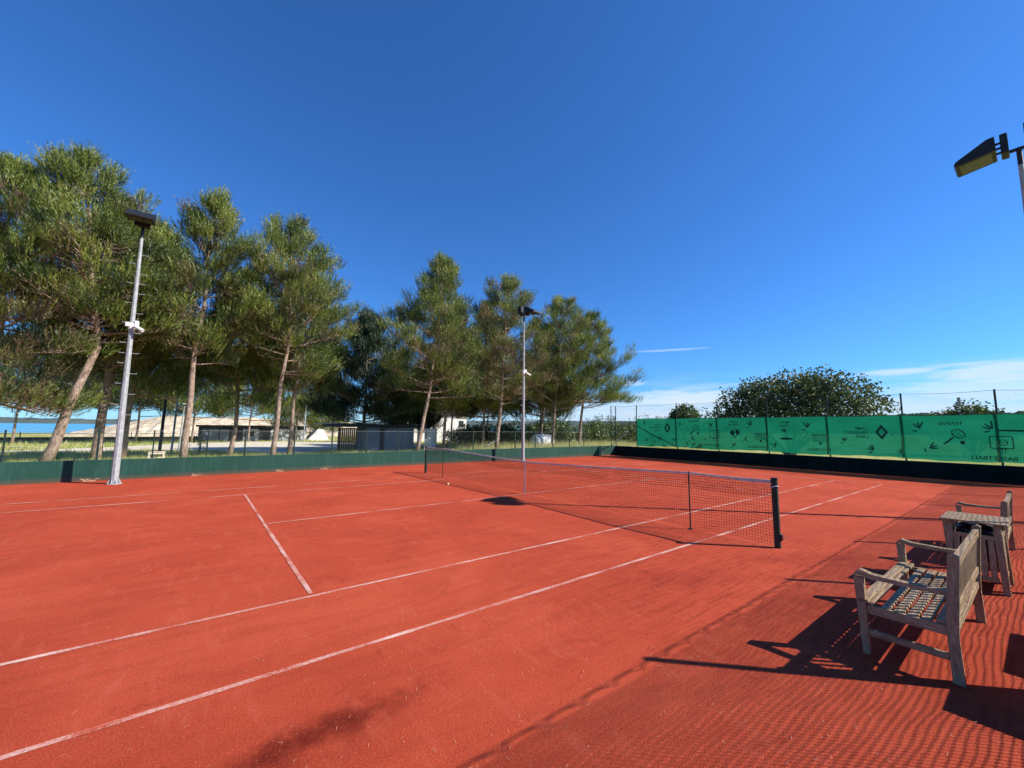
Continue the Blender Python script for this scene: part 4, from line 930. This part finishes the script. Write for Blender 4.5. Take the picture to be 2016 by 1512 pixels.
for x, y, h, r_, m_, lab in ((-9.25, 23, 6.2, .085, 'dgrey', 'dark lower-half lamp pole seen through the pines right of the near floodlight'), (-8.74, 24, 5.1, .06, 'galv', 'slim pale pole right of the dark-based lamp pole'), (-8.5, 28, 3.3, .05, 'galv', 'shortest pale pole beside the straight pine trunk'), (2.6, 45, 6.4, .07, 'galv', 'distant pale mast beside the white tent')):
    t = thing('lamp_pole', lab, 'pole', (x, y, gz(x, y)), 0, 'poles standing beyond the trees')
    MB().tube([(0, 0, 0), (.05, 0, h * .55)], [r_, r_ * .85], 8).build('shaft', M[m_], t)
    MB().tube([(.05, 0, h * .55), (.1, 0, h)], [r_ * .8, r_ * .55], 8).build('upper_shaft', M['galv'], t)
    MB().cbox(-.02, .22, -.35, .05, h, h + .08, .01).build('lamp', M['galv'], t)
br = thing('timber_barrier', 'long low dark timber barrier across the grass before the lake', 'barrier', (-60, 59, -.2))
MB().box(0, 56, 0, .25, 0, .48).build('beam', M['black'], br)
mb = MB()
for x in np.arange(16, 56, 3.0): mb.box(x, x + .07, .4, .47, 0, 1.05)
mb.box(16, 55.5, .42, .45, .86, .90); mb.build('rail', M['dgrey'], br)

# ------------------------------------------------------------------ light, sky, camera
EL, AZ = R(36), R(-46)
sd = bpy.data.lights.new('sun', 'SUN'); sd.energy = 5.0; sd.angle = R(.42); sd.color = (1, .93, .83)
so = bpy.data.objects.new('sun', sd); C.objects.link(so)
dirv = Vector((math.cos(AZ) * math.cos(EL), math.sin(AZ) * math.cos(EL), math.sin(EL)))
so.rotation_euler = dirv.to_track_quat('Z', 'Y').to_euler(); so.location = dirv * 60
W = bpy.data.worlds.new('World'); scene.world = W; W.use_nodes = True; nt = W.node_tree
bgn = nt.nodes['Background']; bgn.inputs[1].default_value = .070
sky = N(nt, 'ShaderNodeTexSky', sky_type='NISHITA'); sky.sun_disc = False; sky.sun_elevation = EL
sky.sun_rotation = math.atan2(dirv.x, dirv.y); sky.air_density = 1.0; sky.dust_density = .25; sky.ozone_density = 3.0; sky.altitude = 50
skyc = mixc(nt, 1.0, sky.outputs[0], (.41, .92, 1.58), 'MULTIPLY')
tc = N(nt, 'ShaderNodeTexCoord'); sp = N(nt, 'ShaderNodeSeparateXYZ'); nt.links.new(tc.outputs['Generated'], sp.inputs[0])
def MA(op, a, b=None, c=None):
    m = N(nt, 'ShaderNodeMath', operation=op)
    for i, v in enumerate((a, b, c)):
        if v is None: continue
        if isinstance(v, (int, float)): m.inputs[i].default_value = v
        else: nt.links.new(v, m.inputs[i])
    return m.outputs[0]
def SM(v, a, b, lo=0, hi=1):
    m = N(nt, 'ShaderNodeMapRange', interpolation_type='SMOOTHSTEP'); m.inputs['From Min'].default_value = a; m.inputs['From Max'].default_value = b
    m.inputs['To Min'].default_value = lo; m.inputs['To Max'].default_value = hi; nt.links.new(v, m.inputs['Value']); return m.outputs[0]
az = MA('ARCTAN2', sp.outputs[1], sp.outputs[0]); z = sp.outputs[2]
vec = N(nt, 'ShaderNodeCombineXYZ'); nt.links.new(MA('MULTIPLY', az, 5.0), vec.inputs[0]); nt.links.new(MA('MULTIPLY', MA('ADD', z, MA('MULTIPLY', az, .03)), 46), vec.inputs[1])
def skynoise(sc, det, loc):
    mp = N(nt, 'ShaderNodeMapping'); mp.inputs['Location'].default_value = loc; nt.links.new(vec.outputs[0], mp.inputs[0])
    return noise(nt, sc, det, .58, mp.outputs[0], dist=.6).outputs[0]
n1 = skynoise(1.0, 6, (3.1, .4, 0)); n2 = skynoise(2.3, 6, (9, 2, 0))
band = MA('MULTIPLY', SM(z, .135, .075), SM(az, R(62), R(30)))
streak = MA('MULTIPLY', SM(MA('ADD', n1, MA('MULTIPLY', n2, .35)), .60, .86), band)
# cloud banks where the photograph has them: right end and above the far corner
def bank(a0, e0, wa, we, amt, soft=1.0):
    dx = MA('DIVIDE', MA('SUBTRACT', az, R(a0)), R(wa)); dy = MA('DIVIDE', MA('SUBTRACT', z, math.sin(R(e0))), math.sin(R(we)))
    r2 = MA('ADD', MA('MULTIPLY', dx, dx), MA('MULTIPLY', dy, dy))
    w_ = MA('ADD', r2, MA('MULTIPLY', MA('SUBTRACT', n2, .5), 2.6))
    return MA('MULTIPLY', SM(w_, 1.25, .05), amt)
c = MA('MULTIPLY', streak, .45)
for b_ in (bank(1.0, 5.6, 6.5, 1.2, .75), bank(8.5, 6.1, 3.8, .45, .7), bank(2, 4.0, 9, 1.4, .55), bank(29, 4.0, 8.5, 1.3, .75), bank(36.5, 6.2, 2.2, .5, .45), bank(32, 10.4, 6.5, .18, .35), bank(24, 2.6, 30, 1.8, .5), bank(4, 6.4, 4, .3, .5)):
    c = MA('MAXIMUM', c, b_)
hz = SM(z, .10, .0, 0, .45)
c = MA('MINIMUM', MA('ADD', c, MA('MULTIPLY', hz, SM(az, R(110), R(40), .35, 1))), .9)
mx = mixc(nt, c, skyc, (6.6, 7.7, 9.2))
nt.links.new(mx, bgn.inputs[0])

scene.view_settings.view_transform = 'Standard'; scene.view_settings.look = 'None'; scene.view_settings.gamma = 1; scene.view_settings.exposure = .73
cam = bpy.data.cameras.new('camera'); cam.sensor_width = 36; cam.lens = 801.36 / 2016 * 36; cam.clip_end = 9000; cam.clip_start = .05
cmo = bpy.data.objects.new('camera', cam); C.objects.link(cmo)
ya, pi_, ro = .91745527, .10745576, .01086999
Fv = Vector((math.cos(ya) * math.cos(pi_), math.sin(ya) * math.cos(pi_), math.sin(pi_))); rt = Vector((math.sin(ya), -math.cos(ya), 0)); up = rt.cross(Fv)
Rt = rt * math.cos(ro) + up * math.sin(ro); U = up * math.cos(ro) - rt * math.sin(ro)
cmo.matrix_world = Matrix(((Rt.x, U.x, -Fv.x, -7.5372), (Rt.y, U.y, -Fv.y, -9.1889), (Rt.z, U.z, -Fv.z, 1.8691), (0, 0, 0, 1)))
scene.camera = cmo
scene.cycles.max_bounces = 6; scene.cycles.transparent_max_bounces = 8
